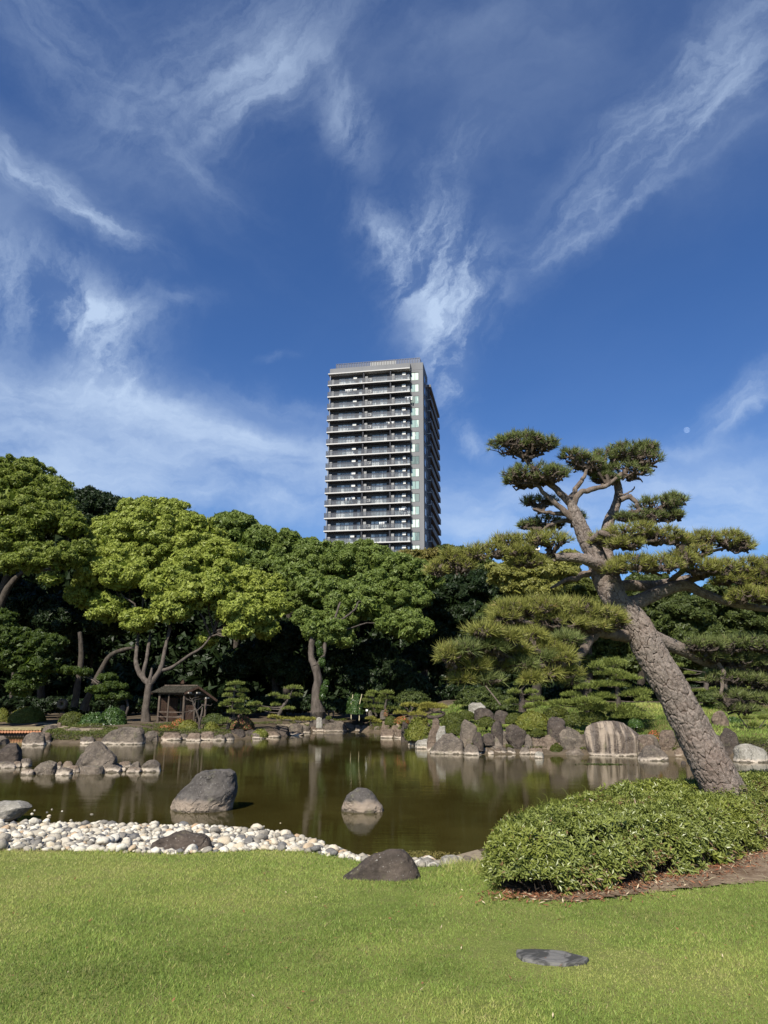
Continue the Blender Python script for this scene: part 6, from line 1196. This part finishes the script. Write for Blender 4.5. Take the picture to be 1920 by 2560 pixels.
    if rr.random() < .8: tb('air_conditioner', 'ac', bays[2][0]+(bays[2][1]-bays[2][0])*(.5+.1*rr.random()), bays[2][0]+(bays[2][1]-bays[2][0])*.5+.95, -.75, -.4, z0+1.6, z0+2.3)
    if rr.random() < .5: tb('air_conditioner', 'ac', bays[0][0]+(bays[0][1]-bays[0][0])*.62, bays[0][0]+(bays[0][1]-bays[0][0])*.62+.9, -.75, -.4, z0+1.5, z0+2.1)
    if rr.random() < .55:   # washing on a pole, a screen or a chair on the balcony
        ui = rr.choice([bays[0][0]+1.0, bays[1][0]+3.0, bays[2][0]+1.2])+rr.uniform(0, 2); lp = tb('laundry_pole', 'steel', ui, ui+1.9, -1.22, -1.18, z0+1.72, z0+1.76)
        for q_ in range(4): tb('cloth', rr.choice(['ac', 'white_wall', 'pane', 'pane_dark']), ui+.1+.45*q_, ui+.1+.45*q_+.33, -1.21, -1.19, z0+.9+.3*rr.random(), z0+1.72, lp)
    # corner window in the pale wall strip, built between solid wall bands
    tb('wall', 'tower_grey', uB+.002, Wd, -.02, 8.8, z0+2.45-FH-.05+FH, z0+FH+.35) if k else tb('wall', 'tower_grey', uB+.002, Wd, -.02, 8.8, z0+2.5, zr+.05)
    tb('wall', 'tower_grey', uw1, Wd, -.018, 8.79, z0+.35, z0+2.4 if k else z0+2.5); tb('wall', 'tower_dark', uB+.004, uw1-.002, .12, 8.7, z0+.35, z0+2.4 if k else z0+2.5)
    hz = z0+.35 
    fr = tb('window', 'rail_bar', uB+.05, uw1-.02, .02, .119, hz, z0+2.4); mid_ = (uB+.05+uw1)/2
    tb('pane', 'pane_corner', uB+.12, mid_-.05, -.0, .018, hz+.08, z0+2.30, fr); tb('pane', 'pane_corner', mid_+.05, uw1-.10, -.0, .018, hz+.08, z0+2.30, fr)
    # right face: flush part with windows, then balconies sticking out
    fr = tb('side_window', 'rail_bar', Wd+.002, Wd+.05, 1.2, 3.6, z0+.5, z0+2.3); tb('pane', 'pane_dark', Wd+.051, Wd+.07, 1.3, 3.5, z0+.6, z0+2.2, fr)
    fr = tb('side_window', 'rail_bar', Wd+.002, Wd+.05, 5.0, 7.6, z0+.5, z0+2.3); tb('pane', 'pane_dark', Wd+.051, Wd+.07, 5.1, 7.5, z0+.6, z0+2.2, fr)
    if k > 0 or True:
        zz_ = z0-.9
        if zz_ < topz2-3:
            ss = tb('side_slab', 'tower_dark', Wd-1.0, Wd+.75, 8.95, DEPTH, zz_-.24, zz_); tb('slab_edge', 'tower_edge', Wd-.98, Wd+.76, 8.90, 8.949, zz_-.25, zz_+.01, ss); tb('side_spandrel', 'tower_grey', Wd+.62, Wd+.78, 10.6, DEPTH+.05, zz_-.30, zz_+1.15); tb('side_balustrade', 'rail_glass', Wd+.6, Wd+.64, 8.95, 10.6, zz_+.05, zz_+1.1)
            tb('side_window', 'pane_dark', Wd-.998, Wd-.95, 11, DEPTH-1, zz_+.2, zz_+2.3); tb('side_partition', 'tower_dark', Wd-.9, Wd+.55, 8.85, 8.98, zz_, zz_+FH-.3)
            if rr.random() < .4: tb('air_conditioner', 'ac', Wd-.3, Wd+.1, 9.4, 10.1, zz_+.02, zz_+.8)
tb('side_roof', 'tower_grey', Wd-1.0, Wd+.8, 8.9, DEPTH+.05, topz2-2.6, topz2-1.9)
# ------------------------------------------------------------------ other buildings glimpsed
def bx(o, name, mat, x0, x1, y0, y1, z0, z1): mb = MB(); mb.box(x0, x1, y0, y1, z0, z1); return mb.build(name, MAT[mat], o)
MAT['white_wall'] = simple('white_wall', (.68, .67, .64), .8, .05)
c = P(500, 1345, 100); o = thing('building', 'low building hidden by the trees whose steel flue and aerials stick out', 'building', loc=(c[0], 100, 0)); bx(o, 'wall', 'tower_dark', c[0]-9, c[0]+7, 100, 112, 0, c[2]); bx(o, 'roof', 'tower_grey', c[0]-9.3, c[0]+7.3, 99.7, 112.3, c[2]+.003, c[2]+.5)
p = P(513, 1322, 101); q = P(513, 1303, 101); fl = MB(); tube(fl, [np.array([p[0], 101, c[2]]), np.array([p[0], 101, q[2]-.3])], [.24, .24], 4, 14); flo = fl.build('flue', MAT['steel'], o, smooth=True)
fl = MB(); tube(fl, [np.array([p[0], 101, q[2]-.45]), np.array([p[0], 101, q[2]-.3]), np.array([p[0], 101, q[2]]), np.array([p[0], 101, q[2]+.05])], [.3, .36, .34, .2], 8, 14); fl.build('flue_cap', MAT['steel'], o, smooth=True)
for px, yt in ((487, 1278), (483, 1298), (498, 1300)):
    p = P(px, yt, 101); fl = MB(); tube(fl, [np.array([p[0], 101, c[2]]), p], [.05, .025], 3, 6); fl.build('aerial', MAT['rail_bar'], o)
c = P(1328, 1372, 120); o = thing('building', 'white building with a stepped roof glimpsed through the left pine pads', 'building', loc=(c[0], 120, 0)); m = M1(c)
bx(o, 'wall', 'white_wall', c[0]-20*m, c[0]+20*m, 120, 130, 0, c[2]-4*m); bx(o, 'roof', 'white_wall', c[0]-22*m, c[0]+20*m, 119.5, 130.5, c[2]-3.9*m, c[2]+2*m); bx(o, 'roof_house', 'white_wall', c[0]-12*m, c[0]+8*m, 121, 127, c[2]+2.05*m, c[2]+9*m)
for k in range(4): fr = bx(o, 'window', 'rail_bar', c[0]+(-16+k*9)*m, c[0]+(-11+k*9)*m, 119.93, 119.997, c[2]-14*m, c[2]-7*m); bx(fr, 'pane', 'pane', c[0]+(-15.5+k*9)*m, c[0]+(-11.5+k*9)*m, 119.88, 119.925, c[2]-13.5*m, c[2]-7.5*m) if False else None
# ------------------------------------------------------------------ moon
t = NT('moon'); mr = t.noise(1.6, 4, .6, co=t.tc.outputs['Object']); df = t.n.new('ShaderNodeBsdfDiffuse'); mc = t.mix(t.rng(mr, .4, .6), (.025, .035, .045), (.085, .09, .095)); t.l.new(mc, df.inputs['Color']); tr2 = t.n.new('ShaderNodeBsdfTransparent'); ad = t.n.new('ShaderNodeAddShader'); t.l.new(df.outputs[0], ad.inputs[0]); t.l.new(tr2.outputs[0], ad.inputs[1]); t.l.new(ad.outputs[0], t.out.inputs[0]); MAT['moon'] = t.m
c = P(1717, 1075, 9000); R_ = 7.6*M1(c); bm = bmesh.new(); bmesh.ops.create_uvsphere(bm, u_segments=48, v_segments=24, radius=R_); me = bpy.data.meshes.new('moon'); bm.to_mesh(me); bm.free(); me.materials.append(MAT['moon'])
for p_ in me.polygons: p_.use_smooth = True
o = bpy.data.objects.new('moon', me); COL.objects.link(o); o.location = tuple(c); tag(o, 'pale gibbous daytime moon above the right trees', 'moon')
